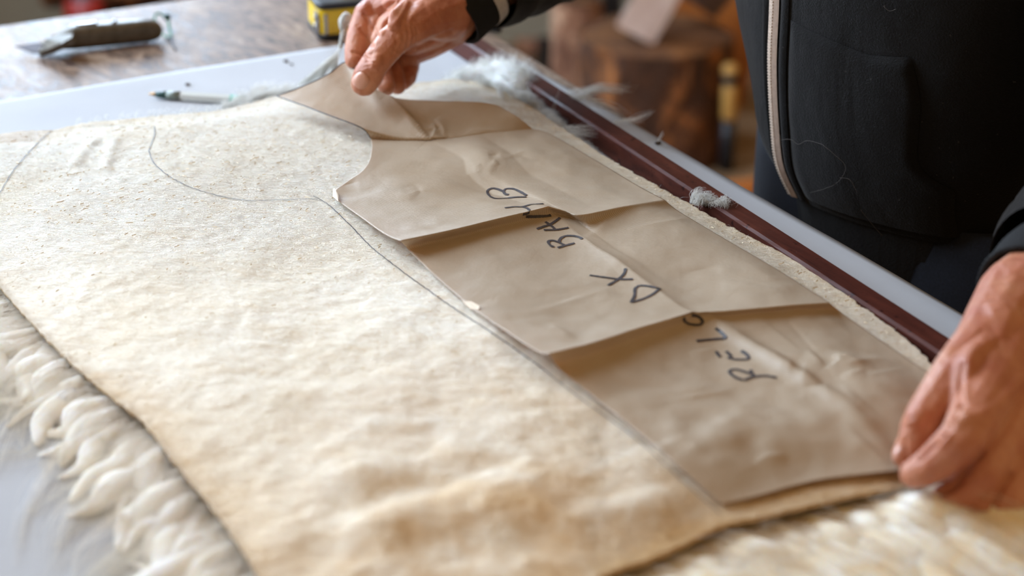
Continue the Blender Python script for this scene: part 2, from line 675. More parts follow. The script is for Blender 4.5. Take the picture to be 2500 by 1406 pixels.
for c in (cFR, cFL, cNL, cNR):
    p = c + unit(np.append(cen - c, 0))[:2] * 0.09
    mk('leg', *box((p[0], p[1], (T - 0.035) / 2), ax3, ay3, Z, 0.07, 0.07, T - 0.035, 0.004), M['table_wood'], table, smooth=False)
for a, b in ((cFR, cFL), (cFL, cNL), (cNL, cNR), (cNR, cFR)):
    i0 = a + (cen - a) * 0.1; i1 = b + (cen - b) * 0.1
    d = unit(np.append(i1 - i0, 0))
    mk('apron', *box(np.append((i0 + i1) / 2, T - 0.08), d, np.cross(Z, d), Z, np.linalg.norm(i1 - i0) - 0.08, 0.022, 0.09), M['table_wood'], table, smooth=False)

# ------------------------------------------------------------------ white paper sheet
pR0 = W(1418, 238, 0)[:2]; pR1 = W(2223, 692, 0.0)[:2]
pF0 = W(0, 250, 0)[:2]; pF1 = W(830, 115, 0)[:2]
dR = unit(np.append(pR0 - pR1, 0))[:2]; dF = unit(np.append(pF1 - pF0, 0))[:2]
kFR = line_x(pR0, dR, pF0, dF)
kFL = kFR - dF * 0.98
kNR = kFR - dR * 1.5
kNL = kFL - dR * 1.5
NU, NV = 150, 220
u, v = np.meshgrid(np.linspace(0, 1, NU), np.linspace(0, 1, NV), indexing='ij')
P = (kFL * ((1 - u) * (1 - v))[..., None] + kFR * (u * (1 - v))[..., None] + kNL * ((1 - u) * v)[..., None] + kNR * (u * v)[..., None]).reshape(-1, 2)
z = T + 0.0012 + 0.0012 * (fbm(P[:, 0], P[:, 1], 7, 3) + 0.5).clip(0, 1)
dedge = ((P - cFR) @ ND)                        # negative beyond table edge
over = np.clip(-dedge if ((cen - cFR) @ ND) > 0 else dedge, 0, None)
z = z - 18 * over ** 2
paper = mk('paper_sheet', np.c_[P, z], grid_faces(NU, NV), M['white_paper'], origin=(cen[0], cen[1], T))
tag(paper, 'large sheet of white paper spread over the work table under the sheepskin', 'paper')
md = paper.modifiers.new('thickness', 'SOLIDIFY'); md.thickness = 0.0004; md.offset = 1

# ------------------------------------------------------------------ red-brown batten lying along the table edge
BH = 0.019
b0 = W(1642, 389, BH)[:2]; b1 = W(2124, 697, BH)[:2]
bd = unit(np.append(b0 - b1, 0)); bn = np.cross(Z, bd)
if bn[:2] @ ND < 0:
    bn = -bn
rid = W(1452, 311, BH - 0.001)[:2]
bw = abs((rid - b0) @ bn[:2])
far = b0 + bd[:2] * ((W(1075, 70, BH)[:2] - b0) @ bd[:2])
near = b0 + bd[:2] * ((W(2470, 930, BH)[:2] - b0) @ bd[:2])
prof = [(0, 0.0022), (bw + 0.0012, 0.0022), (bw + 0.0014, 0.004), (bw + 0.0008, BH - 0.0014), (bw - 0.0012, BH), (0.002, BH), (0, BH - 0.002)]
V, F = [], []
NB = 60
for i in range(NB):
    t = i / (NB - 1)
    c = far * (1 - t) + near * t
    for (a, h) in prof:
        w = 0.0006 * vn(t * 40 + a * 300, h * 900)
        V.append(np.append(c + bn[:2] * (a + w), T + h + w * 0.6))
k = len(prof)
for i in range(NB - 1):
    for j in range(k):
        j2 = (j + 1) % k
        F.append((i * k + j, i * k + j2, (i + 1) * k + j2, (i + 1) * k + j))
F += [tuple(range(k)), tuple((NB - 1) * k + j for j in range(k - 1, -1, -1))]
batten = mk('wooden_batten', V, F, M['batten'], smooth=False, origin=np.append((far + near) / 2, T))
tag(batten, 'long red-brown wooden batten lying on white paper along the table edge', 'batten')

# ------------------------------------------------------------------ sheepskin
ZE = 0.017
top_px = [(-170, 372), (-90, 338), (0, 326), (60, 319), (130, 316), (200, 301), (300, 291), (420, 279), (540, 268), (640, 243), (700, 232), (800, 224), (930, 214), (1000, 205), (1090, 194), (1150, 196)]
right_px = [(1150, 196), (1195, 207), (1240, 228), (1300, 262), (1400, 330), (1500, 394), (1600, 450), (1700, 507), (1800, 562), (1900, 612), (2000, 664), (2060, 706), (2100, 745), (2160, 786), (2230, 842), (2290, 905), (2350, 970), (2390, 1050)]
bot_px = [(700, 1530), (1000, 1560), (1280, 1495), (1476, 1404), (1560, 1374), (1638, 1344), (1756, 1288), (1850, 1264), (1938, 1242), (2034, 1220), (2120, 1203), (2200, 1186), (2300, 1152), (2360, 1110), (2390, 1050)]
left_px = [(-170, 372), (-150, 520), (-70, 630), (0, 700), (80, 790), (180, 890), (280, 975), (350, 1030), (420, 1120), (490, 1205), (560, 1295), (625, 1400), (700, 1530)]


def Wl(px, z=ZE):
    return np.array([W(p[0], p[1], z)[:2] for p in px])


NU, NV = 360, 420


def rag(Q, amp):
    """slightly ragged cut edge"""
    s = np.arange(len(Q))
    t = np.gradient(Q, axis=0)
    n = np.c_[-t[:, 1], t[:, 0]] / (np.linalg.norm(t, axis=1)[:, None] + 1e-9)
    w = (vn(s * 0.35, s * 0 + 3.3) + 0.6 * vn(s * 0.9, s * 0 + 8.3)) * amp
    w *= np.minimum(1, np.minimum(s, s[::-1]) / 6)
    return Q + n * w[:, None]


Bt = rag(smooth_poly(Wl(top_px), NU), 0.0022); Bb = rag(smooth_poly(Wl(bot_px), NU), 0.0010)
Bl = rag(smooth_poly(Wl(left_px), NV), 0.0012); Br = rag(smooth_poly(Wl(right_px), NV), 0.0022)
outline = np.vstack([resample(Bt, 60), resample(Br, 60)[1:], resample(Bb, 60)[::-1][1:], resample(Bl, 60)[::-1][1:]])
u, v = np.meshgrid(np.linspace(0, 1, NU), np.linspace(0, 1, NV), indexing='ij')
u_, v_ = u[..., None], v[..., None]
S = (1 - v_) * Bt[:, None] + v_ * Bb[:, None] + (1 - u_) * Bl[None] + u_ * Br[None] - ((1 - u_) * (1 - v_) * Bt[0] + u_ * (1 - v_) * Bt[-1] + (1 - u_) * v_ * Bb[0] + u_ * v_ * Bb[-1])
S = S.reshape(-1, 2)

creases = [(W(185, 415, .02)[:2], W(232, 355, .02)[:2], 0.005, 0.0014), (W(260, 425, .02)[:2], W(282, 360, .02)[:2], 0.005, 0.0016),
           (W(880, 1190, .02)[:2], W(1190, 1130, .02)[:2], 0.014, 0.0026), (W(960, 1290, .02)[:2], W(1330, 1195, .02)[:2], 0.016, 0.0032),
           (W(700, 1330, .02)[:2], W(1020, 1260, .02)[:2], 0.018, 0.003), (W(1330, 1290, .02)[:2], W(1600, 1240, .02)[:2], 0.016, 0.003),
           (W(1060, 1340, .02)[:2], W(1300, 1330, .02)[:2], 0.014, -0.003), (W(850, 1245, .02)[:2], W(1050, 1215, .02)[:2], 0.012, -0.0025)]


def zskin(P):
    P = np.asarray(P, float).reshape(-1, 2)
    d = seg_dist(P, outline)
    z = ZE + 0.010 * sstep(d / 0.06)
    near = np.clip((1.06 - P[:, 1]) / 0.35, 0, 1)
    z += fbm(P[:, 0], P[:, 1], 9, 2) * 0.0065 * sstep(d / 0.05)
    z += fbm(P[:, 0] + 3, P[:, 1], 26, 3) * (0.0009 + 0.0042 * near ** 2) * sstep(d / 0.03)
    for a, b, wdt, h in creases:
        dd = seg_dist(P, np.array([a, b]))
        z += h * np.exp(-(dd / wdt) ** 2)
    return z


zs = zskin(S)
fine = fbm(S[:, 0], S[:, 1], 120, 3) * 0.0006
SV = np.c_[S, T + zs + fine]
SF = grid_faces(NU, NV)[:, ::-1]
sheep = thing('sheepskin', np.append(S.mean(0), T), 'cream sheepskin spread flesh side up on the white paper, wool showing at its edges', 'sheepskin')
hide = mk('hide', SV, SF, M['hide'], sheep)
dd = seg_dist(S, outline)
pyv = np.array([PX((p[0], p[1], T + 0.02)) for p in S])
warm = np.clip((pyv[:, 1] - 820) / 480, 0, 1) * np.clip((pyv[:, 0] - 250) / 700, 0, 1)
tan = np.exp(-(np.clip(np.abs(pyv[:, 1] - (341 - 0.13 * pyv[:, 0])) - 14, 0, None) / 9) ** 2) * np.clip((165 - pyv[:, 0]) / 90, 0, 1)
tan = tan + 0.6 * np.exp(-(dd / 0.0030) ** 2) * (pyv[:, 1] > 500) * (pyv[:, 0] < 700)
flaky = 0.25 + 0.75 * np.clip((760 - pyv[:, 1]) / 280, 0, 1)
flaky = np.maximum(flaky, np.clip((pyv[:, 0] - 1350) / 100, 0, 1) * 0.55)
for nm, arr in (('edge', 0.2 * np.exp(-(dd / 0.012) ** 2) * (pyv[:, 0] > 1000) + 0.5 * np.exp(-(dd / 0.02) ** 2) * (pyv[:, 1] > 900) + 0.2 * np.exp(-(dd / 0.02) ** 2)), ('warm', warm), ('tan', tan.clip(0, 1)), ('flaky', flaky)):
    at = hide.data.attributes.new(nm, 'FLOAT', 'POINT')
    at.data.foreach_set('value', np.ascontiguousarray(arr, dtype=np.float32))
md = hide.modifiers.new('thickness', 'SOLIDIFY'); md.thickness = 0.0022; md.offset = -1
SB = bvh_of(SV, SF)

# ballpoint outlines on the hide
lines = [[(378, 310), (376, 335), (366, 362), (365, 372), (378, 402), (420, 436), (470, 460), (530, 478), (580, 488), (620, 491), (700, 489), (762, 487), (775, 489)],
         [(200, 309), (260, 308), (320, 309), (378, 310)],
         [(128, 318), (100, 343), (60, 385), (30, 422), (10, 455), (-10, 490)],
         [(765, 480), (800, 500), (850, 546), (905, 603), (970, 655), (1040, 706), (1110, 755), (1180, 800), (1250, 848), (1330, 906)],
         [(1330, 906), (1400, 962), (1470, 1012), (1530, 1055), (1580, 1096), (1640, 1152), (1700, 1206), (1760, 1258)]]
mk('pen_outline', *join([drape_line(SB, l, 0.00052 if k < 4 else 0.0003, 0.0006, jitter=0.35) for k, l in enumerate(lines)]), M['ink_hide'], sheep, smooth=False)

# little dried flakes and shavings standing up from the flesh side
V, F = [], []
nfl = 800
cnt = 0
pat_px = np.array([(676, 228), (800, 290), (905, 340), (905, 390), (812, 468), (830, 500), (978, 592), (1150, 755), (1341, 868), (1762, 1236), (2300, 1145), (2300, 905), (2026, 737), (1622, 485), (1300, 312), (1215, 250), (960, 235), (845, 150)])


def in_poly(x, y, Q):
    c = False
    for (x0, y0), (x1, y1) in zip(Q, np.roll(Q, -1, axis=0)):
        if (y0 > y) != (y1 > y) and x < (x1 - x0) * (y - y0) / (y1 - y0) + x0:
            c = not c
    return c


while cnt < nfl:
    i = rng.integers(0, len(S))
    px, py = pyv[i]
    if not (-40 < px < 2320 and 180 < py < 1000):
        continue
    prob = 1.0 if py < 560 else (0.35 if py < 720 else 0.1)
    if px > 1380 and py < 900:
        prob = 0.8
    if rng.random() > prob or dd[i] < 0.003 or in_poly(px, py, pat_px):
        continue
    p = SV[i] + np.append(rng.normal(0, 0.001, 2), 0.0002)
    a = 0.2 + rng.normal(0, 0.5)
    L = abs(rng.normal(0.0006, 0.0012)) + 0.0007
    w = 0.00012 + 0.00028 * rng.random()
    d = np.array([math.cos(a), math.sin(a), 0]); s = np.array([-d[1], d[0], 0])
    lift = 0.0002 + 0.0004 * rng.random()
    b = len(V)
    bend_ = rng.normal(0, 0.5)
    for tt in (0, 0.5, 1.0):
        c = p + d * L * tt + s * (L * bend_ * tt * tt) + Z * (lift * (tt * (1.6 - tt)))
        ww = w * (1 - 0.6 * abs(tt - 0.4))
        V += [c - s * ww, c + s * ww + Z * 0.0004]
    F += [(b, b + 1, b + 3, b + 2), (b + 2, b + 3, b + 5, b + 4)]
    cnt += 1
stuff(mk('flakes', V, F, M['flake'], sheep, smooth=False))


# ------------------------------------------------------------------ wool strands
class Wool:
    def __init__(s):
        s.P, s.R, s.A, s.Vr = [], [], [], []
        s.K = 9
        s.bodies = []
        s.T = np.linspace(0, 1, 9)

    def lock(s, guide, n, r0, rmid, r1, hr=0.00022, k=9, fray=0.3, wave=0.0, body=False):
        """n strands clumped round a guide curve (m,3); body: a soft solid core under the strands"""
        G = smooth_poly(guide, k)
        t = np.linspace(0, 1, k)
        tang = np.gradient(G, axis=0)
        tang /= np.linalg.norm(tang, axis=1)[:, None] + 1e-12
        side = np.cross(tang, Z); side /= np.linalg.norm(side, axis=1)[:, None] + 1e-9
        nrm = np.cross(side, tang)
        prof = np.where(t < 0.5, r0 + (rmid - r0) * np.sin(t * math.pi), r1 + (rmid - r1) * np.cos((t - 0.5) * math.pi))
        ph = rng.random() * 6.28
        if body:
            G2 = smooth_poly(guide, 16)
            p2 = np.interp(np.linspace(0, 1, 16), t, prof) * 0.86
            V, F = tube(G2, [(p * 0.62 * (1 + 0.2 * vn(ph * 9, q * 0.5)), p * (1 + 0.25 * vn(ph * 5, q * 0.5))) for q, p in enumerate(p2)], 14)
            s.bodies.append((V, F))
        for i in range(n):
            a = rng.random() * 2 * math.pi
            q = (0.75 + 0.5 * rng.random()) if body else math.sqrt(rng.random())
            ox, oy = q * math.cos(a), q * math.sin(a)
            dx = ox * prof + np.cumsum(rng.normal(0, 1, k)) * prof * 0.16 * fray * 2
            dy = oy * prof * 0.75 + np.cumsum(rng.normal(0, 1, k)) * prof * 0.10 * fray * 2
            if wave:
                dx = dx + wave * np.sin(t * 9 + ph) * t
            cut = 0.7 + 0.3 * rng.random()
            C = G + side * dx[:, None] + nrm * dy[:, None]
            C = resample(C[: max(3, int(round(k * cut)))], s.K)
            s.P.append(C)
            s.R.append(hr * (1 - 0.75 * s.T ** 2))
            s.A.append(s.T)
            s.Vr.append(rng.random())

    def build(s, name, mat, parent=None, floor=None, origin=None):
        P = np.array(s.P); R = np.array(s.R); A = np.array(s.A); Vr = np.array(s.Vr)
        n, k, _ = P.shape
        if floor is not None:
            P[..., 2] = np.maximum(P[..., 2], floor + 0.0006)
        tg = np.gradient(P, axis=1)
        tg /= np.linalg.norm(tg, axis=2)[..., None] + 1e-12
        ref = np.where(np.abs(tg[..., 2:3]) > 0.9, X, Z)
        s1 = np.cross(tg, ref); s1 /= np.linalg.norm(s1, axis=2)[..., None] + 1e-12
        s2 = np.cross(tg, s1)
        rings = []
        for j in range(3):
            a = 2 * math.pi * j / 3
            rings.append(P + (s1 * math.cos(a) + s2 * math.sin(a)) * R[..., None])
        V = np.stack(rings, axis=2).reshape(-1, 3)           # n,k,3
        base = (np.arange(n)[:, None, None] * k + np.arange(k - 1)[None, :, None]) * 3
        j = np.arange(3)[None, None, :]; j2 = (j + 1) % 3
        F = np.stack([base + j, base + j2, base + 3 + j2, base + 3 + j], axis=-1).reshape(-1, 4)
        org = np.array(parent.location) if parent is not None else (np.zeros(3) if origin is None else np.asarray(origin, float))
        me = bpy.data.meshes.new(name)
        me.vertices.add(len(V)); me.vertices.foreach_set('co', (V - org).astype(np.float32).ravel())
        me.loops.add(F.size); me.loops.foreach_set('vertex_index', F.astype(np.int32).ravel())
        me.polygons.add(len(F)); me.polygons.foreach_set('loop_start', np.arange(0, F.size, 4, dtype=np.int32))
        me.polygons.foreach_set('use_smooth', np.ones(len(F), dtype=bool))
        me.update(calc_edges=True)
        at = me.attributes.new('along', 'FLOAT', 'POINT')
        at.data.foreach_set('value', np.repeat(A.reshape(-1), 3).astype(np.float32))
        at = me.attributes.new('vary', 'FLOAT', 'POINT')
        at.data.foreach_set('value', np.repeat(np.repeat(Vr, k), 3).astype(np.float32))
        me.materials.append(mat)
        o = bpy.data.objects.new(name, me)
        COL.objects.link(o)
        if parent is not None:
            o.parent = parent
        else:
            o.location = tuple(org)
        return stuff(o) if parent is not None else o


def edge_pts(B, px0, px1, n, axis=0):
    """points along boundary B whose pixel coordinate along axis lies between px0 and px1"""
    Q = resample(B, 900)
    pp = np.array([PX((q[0], q[1], T + ZE))[axis] for q in Q])
    Q = Q[(pp >= px0) & (pp <= px1)]
    return resample(Q, n)


def outward(B_pts, inside):
    t = np.gradient(B_pts, axis=0)
    n = np.c_[-t[:, 1], t[:, 0]]
    n /= np.linalg.norm(n, axis=1)[:, None] + 1e-9
    sgn = np.sign(np.sum(n * (B_pts - inside), axis=1))[:, None]
    return n * sgn


ctr = S.mean(0)
TP = T + 0.003
# near-left long locks
wl = Wool()
E = edge_pts(Bl, 600, 1530, 30, 1)
O = outward(E, ctr)
for i in range(len(E)):
    for layer in range(3):
        e = E[i] + (rng.normal(0, 0.003, 2))
        tdir = np.gradient(E, axis=0)[i]; tdir = tdir / np.linalg.norm(tdir)
        o = unit(np.append(O[i] * 1.0 + tdir * (0.55 + rng.normal(0, 0.20)), 0))[:2]
        L = (0.024 + 0.013 * layer + 0.020 * rng.random()) * (0.8 + 0.4 * (i / len(E)))
        h = 0.0070 - 0.0016 * layer + 0.0025 * rng.random()
        rm = 0.0050 + 0.0055 * rng.random()
        g = [np.append(e - o * 0.014, T + 0.005), np.append(e + o * L * 0.2, T + h), np.append(e + o * L * 0.5 + tdir * 0.003 * rng.normal(), T + h),
             np.append(e + o * L * 0.8 + tdir * 0.007 * rng.normal(), T + 0.0045), np.append(e + o * L * 1.15 + tdir * 0.014 * rng.normal(), T + 0.003)]
        wl.lock(g, 52 if layer < 2 else 80, 0.003, rm, 0.0016, hr=0.00011, fray=1.1, wave=0.004 * rng.random(), body=layer < 2)
    for q in range(5):
        o = unit(np.append(O[i] + tdir * (0.4 + rng.normal(0, 0.5)), 0))[:2]; L = 0.02 + 0.02 * rng.random()
        e = E[i] + rng.normal(0, 0.006, 2)
        wl.lock([np.append(e - o * .006, T + .010), np.append(e + o * L * .5, T + .013), np.append(e + o * L, T + .010)], 8, 0.003, 0.005, 0.004, hr=0.00010, fray=1.2)
# loose long wisps at lower left
for (a, b, c, d) in [((150, 1090), (95, 1180), (60, 1260), (42, 1380)), ((250, 1180), (170, 1260), (140, 1330), (120, 1420)), ((20, 900), (0, 980), (-20, 1060), (-40, 1120)), ((60, 960), (20, 1040), (-10, 1110), (-30, 1200)),
                     ((300, 1250), (220, 1320), (190, 1380), (170, 1440)), ((100, 840), (40, 930), (10, 1010), (-30, 1060))]:
    wl.lock([W(*a, .010), W(*b, .006), W(*c, .004), W(*d, .003)], 26, 0.004, 0.005, 0.0020, hr=0.00011, fray=0.9)
wl.build('wool', M['wool'], sheep, floor=TP)
BODY1 = wl.bodies

# near-right fleece tumbling over the front edge
wl = Wool()
E = edge_pts(Bb, 1400, 2385, 19, 0)
O = outward(E, ctr)
for i in range(len(E)):
    f = i / len(E)
    for layer in range(4):
        e = E[i] + rng.normal(0, 0.003, 2)
        tdir = np.gradient(E, axis=0)[i]; tdir = tdir / np.linalg.norm(tdir)
        o = unit(np.append(O[i] + tdir * (0.12 + 0.16 * f + rng.normal(0, 0.07)), 0))[:2]
        L = (0.048 + 0.022 * layer) * (0.7 + 0.6 * f) * (0.85 + 0.3 * rng.random())
        hump = (0.0005 + 0.0135 * math.exp(-((f - 0.74) / 0.14) ** 2)) * (1 - 0.15 * layer) - 0.0035 * (f > 0.83)
        rm = (0.0075 + 0.006 * rng.random()) * (0.55 if f > 0.83 else 1.0)
        g = [np.append(e - o * 0.014, T + 0.005), np.append(e + o * L * 0.16, T + 0.005 + hump * 0.6), np.append(e + o * L * 0.38, T + 0.0065 + hump),
             np.append(e + o * L * 0.72 + tdir * (0.005 * rng.normal() + 0.010 * f), T + 0.006 + hump * 0.4), np.append(e + o * L * 1.1 + tdir * (0.010 * rng.normal() + 0.034 * f), T + 0.0035)]
        wl.lock(g, 30, 0.003, rm, 0.0022, hr=0.00013, fray=0.7, wave=0.003 * rng.random(), body=True)
# long sweeping strands to the right, under the hand
for j in range(4, 26):
    y0 = 1175 + 9 * j; x0 = 2215 + 4 * j - (0 if j < 12 else 90)
    g = [W(x0, y0 + 12, .006), W(x0 + 90, y0 + 56 + rng.normal(0, 8), .008), W(x0 + 160, y0 + 115 + rng.normal(0, 14), .009), W(x0 + 230, y0 + 190 + rng.normal(0, 18), .005)]
    wl.lock(g, 60, 0.003, 0.004, 0.001, hr=0.00016, fray=0.3, body=True)
wl.build('wool', M['wool_warm'], sheep, floor=TP)
BODY2 = wl.bodies

# fluff along the far edge and right edge
wl = Wool()
Q_ = resample(Bt, 700)
ep = np.array([PX((q[0], q[1], T + ZE)) for q in Q_])


def on_top(x):
    return Q_[int(np.argmin(np.abs(ep[:, 0] - x)))], ep[int(np.argmin(np.abs(ep[:, 0] - x)))]


for q in range(420):
    x = rng.uniform(150, 900)
    (e, p) = on_top(x)
    big = math.exp(-((x - 625) / 70.0) ** 2) + 0.55 * math.exp(-((x - 750) / 60.0) ** 2)
    if rng.random() > 0.12 + big:
        continue
    lx = (6 + 40 * big * rng.random()) * (1 if rng.random() < 0.8 else -0.6); ly = -(5 + 46 * big * rng.random())
    b0_ = W(p[0] - 6, p[1] + 5, .009)
    t0_ = W(p[0] + lx, p[1] + ly, .010 + .006 * big)
    wl.lock([b0_, (b0_ + t0_) / 2 + Z * 0.003, t0_], int(6 + 14 * big), 0.0024, 0.0034, 0.0012, hr=0.00011, k=7, fray=0.7)
# swelling white tuft at the far right corner: a soft dome with fur
dp = smooth_poly([W(1092, 203, .006), W(1140, 193, .009), W(1185, 186, .011), W(1225, 190, .012), W(1258, 212, .010), W(1285, 246, .006)], 30)
dr = np.interp(np.linspace(0, 1, 30), [0, .25, .5, .7, .85, 1], [.001, .008, .0145, .0160, .012, .003])
DV, DF = tube(dp, [(a, a) for a in dr], 20)
DV = [np.array([v[0], v[1], max(v[2], T + .0036)]) for v in DV]
wl.bodies.append((DV, DF))
for q in range(900):
    i = rng.integers(0, 29); a = rng.uniform(-0.4, math.pi + 0.4)
    c = dp[i]; tg = unit(dp[i + 1] - dp[i]); sd = unit(np.cross(tg, Z)); up = np.cross(sd, tg)
    n_ = sd * math.cos(a) + up * math.sin(a)
    p0 = c + n_ * dr[i] * 0.7
    L = 0.005 + 0.008 * rng.random()
    d_ = unit(n_ + tg * rng.normal(0.1, 0.6) + rng.normal(0, 0.25, 3))
    p2 = c + n_ * dr[i] + d_ * L
    wl.lock([p0, c + n_ * dr[i] * 1.02 + d_ * L * .35, p2], 5, 0.0016, 0.0022, 0.0008, hr=0.00010, k=6, fray=0.6)
for j in range(16):
    x0 = 1160 + 8 * j; y0 = 205 + 3.0 * j
    base = W(x0, y0 - 14, .022); tip = W(x0 + 22 + rng.normal(0, 14), y0 + 4 + rng.normal(0, 10), .013)
    wl.lock([base, (base + tip) / 2 + Z * 0.002, tip], 30, 0.003, 0.003, 0.0006, hr=0.00011, k=7, fray=0.4)
# grey shaded wool between hide and batten
E = edge_pts(Br, 1240, 2240, 120, 0)
O = outward(E, ctr)
for i in range(len(E)):
    xp = PX((*E[i], T))[0]
    big = np.clip((1480 - xp) / 220, 0, 1)
    for q in range(3 if big > 0 else (i % 2)):
        o = unit(np.append(O[i] + rng.normal(0, 0.5, 2), 0))[:2]
        L = 0.002 + 0.016 * big + 0.004 * rng.random()
        g = [np.append(E[i] - o * 0.006, T + 0.007), np.append(E[i] + o * L * 0.5, T + 0.012), np.append(E[i] + o * L, T + 0.008 + 0.006 * rng.random())]
        wl.lock(g, int(4 + 36 * big), 0.003, 0.004, 0.003, hr=0.00013, k=6, fray=0.8)


def wisp(pts, n, r0, r1, hr=0.00015, depth_z=None):
    wl.lock(pts, n, r0, r0 * 0.9, r1 * 1.5, hr=hr * 0.6, k=12, fray=1.1)


# wisps blown over the batten and the table edge
for q in range(7):
    j = rng.normal(0, 6, 8)
    wisp([W(1372 + j[0], 236 + j[1], .014), W(1410 + j[2], 228 + j[3], .020), W(1450 + j[4], 214 + j[5], .026), W(1500 + j[6], 218 + j[7], .028), W(1545 + j[0] * 2, 212 + j[1], .030)], 16, 0.0022, 0.0008)
wisp([W(1400, 250, .014), W(1450, 252, .018), W(1500, 268, .020), W(1540, 288, .018)], 40, 0.004, 0.001)
wisp([W(1500, 300, .014), W(1540, 294, .018), W(1570, 284, .020), W(1597, 268, .022)], 26, 0.002, 0.0006)
wisp([W(1520, 292, .014), W(1550, 296, .016), W(1580, 291, .018)], 14, 0.002, 0.0005)
wisp([W(1380, 318, .012), W(1420, 322, .016), W(1460, 326, .016)], 70, 0.004, 0.002)
wisp([W(1320, 300, .012), W(1345, 282, .020), W(1368, 214, .024)], 3, 0.001, 0.0003)
wisp([W(1606, 345, .006), W(1612, 334, .012), W(1618, 318, .020)], 10, 0.001, 0.0003)
wl.build('wool', M['wool_white'], sheep, floor=TP)

BODY3 = wl.bodies
# teased lock standing up beside the far hand
wl = Wool()
for q in range(8):
    x0 = 700 + 14 * q
    wl.lock([W(x0 + 30, 208 - 3 * q, .012), W(778 + 6 * q + rng.normal(0, 3), 170 - 1 * q, .030), D(814 + 1.8 * q, 135, 1.372), D(832 + 0.6 * q, 112, 1.370)], 40, 0.0022, 0.0020, 0.0010, hr=0.00013, k=10, fray=0.4)
wl.lock([D(830, 116, 1.370), D(836, 92, 1.368), D(839, 66, 1.368), D(846, 42, 1.368)], 130, 0.0016, 0.0018, 0.0035, hr=0.00018, k=10, fray=0.2, body=True)
wl.lock([D(838, 70, 1.368), D(837, 52, 1.368), D(843, 38, 1.368), D(852, 44, 1.368), D(848, 62, 1.368)], 130, 0.0024, 0.0030, 0.0016, hr=0.00018, k=10, fray=0.2, body=True)
wl.build('wool', M['wool_white'], sheep)
BODY3 = BODY3 + wl.bodies

# dense fleece body under the strands (so that the locks have depth)
def fleece(Bp, outn, lens, z_in, z_mid, mat, amp):
    n = len(Bp); kk = 14
    V = []
    for i in range(n):
        for j in range(kk):
            t = j / (kk - 1)
            p = Bp[i] - outn[i] * 0.015 + outn[i] * (lens[i] + 0.015) * t
            h = z_in + (z_mid[i] - z_in) * math.sin(min(1, t * 1.6) * math.pi / 2) if t < 0.6 else z_mid[i] * (1 - ((t - 0.6) / 0.4) ** 2)
            w = amp * (0.6 * math.sin(i * 1.7 + 2.5 * vn(i * .3, t)) + 2 * vn(i * 0.6, t * 3)) * math.sin(math.pi * min(1, t * 1.1))
            V.append((p[0], p[1], T + max(0.0022, h + w)))
    return V, grid_faces(n, kk)


E = resample(edge_pts(Bl, 600, 1530, 200, 1), 130)
E2 = resample(edge_pts(Bb, 1400, 2385, 200, 0), 130)
f1 = fleece(E, outward(E, ctr), np.linspace(0.024, 0.030, 130), 0.005, np.full(130, 0.005), None, 0.0012)
f2 = fleece(E2, outward(E2, ctr), np.linspace(0.06, 0.085, 130), 0.006, 0.006 + 0.010 * np.exp(-((np.linspace(0, 1, 130) - 0.78) / 0.16) ** 2), None, 0.002)
def fleece_mat(name, a, b, rot=0.0):
    m = NT(name)
    n1 = m.noise(60, 4, 0.6, 0.6)
    m.color(m.ramp(n1, [(0.3, a), (0.6, b)])).rough(0.9).set(Specular_IOR_Level=0.1, Subsurface_Weight=0.7)
    m.b.inputs['Subsurface Radius'].default_value = (0.010, 0.008, 0.006)
    m.bump(n1, 0.4, 0.003)
    st = m.noise(420, 3, 0.6, 0.5, (0.10, 1.0, 0.6), rot)
    m.bump(st, 0.8, 0.0016)
    return m.m


def flow_rot(B, k):
    E_ = edge_pts(*B)
    o_ = outward(E_, ctr).mean(0) + k * unit(np.append(E_[-1] - E_[0], 0))[:2]
    return -math.atan2(o_[1], o_[0])


M['fleece'] = fleece_mat('matted_cream_underwool', rgb(250, 238, 220), rgb(254, 250, 244), flow_rot((Bl, 600, 1530, 24, 1), 0.4))
M['fleece_warm'] = fleece_mat('matted_golden_underwool', rgb(248, 228, 194), rgb(254, 248, 236), flow_rot((Bb, 1400, 2385, 21, 0), 0.2))
M['fleece_white'] = fleece_mat('matted_white_underwool', rgb(240, 242, 240), rgb(250, 251, 250))
def clamp(bodies):
    V, F = join(bodies)
    return [(v[0], v[1], max(v[2], T + 0.0034)) for v in V], F


stuff(mk('underwool', *clamp([f1] + BODY1), M['fleece'], sheep))
stuff(mk('underwool', *clamp([f2] + BODY2), M['fleece_warm'], sheep))
stuff(mk('underwool', *clamp(BODY3), M['fleece_white'], sheep))

# ------------------------------------------------------------------ kraft paper pattern
PB = 0.0022          # clearance above the hide


def zpap(xy):
    return zskin(xy) + PB


def U(px, h):
    """pixel -> point h above the hide surface"""
    z = 0.03
    for _ in range(6):
        p = W(px[0], px[1], z)
        z = float(zpap(p[:2])[0]) + h
    p = W(px[0], px[1], z)
    return np.array([p[0], p[1], z])            # z relative to table


def polyU(ctrl, n, split=None):
    """ctrl: list of (px,py,h). n points; when split is given index 'split' lands in the middle"""
    P3 = np.array([U((c[0], c[1]), c[2]) for c in ctrl])
    if split is None:
        return smooth_poly(P3, n)
    a = smooth_poly(P3[: split + 1], n // 2 + 1); b = smooth_poly(P3[split:], n - n // 2)
    return np.vstack([a, b[1:]])


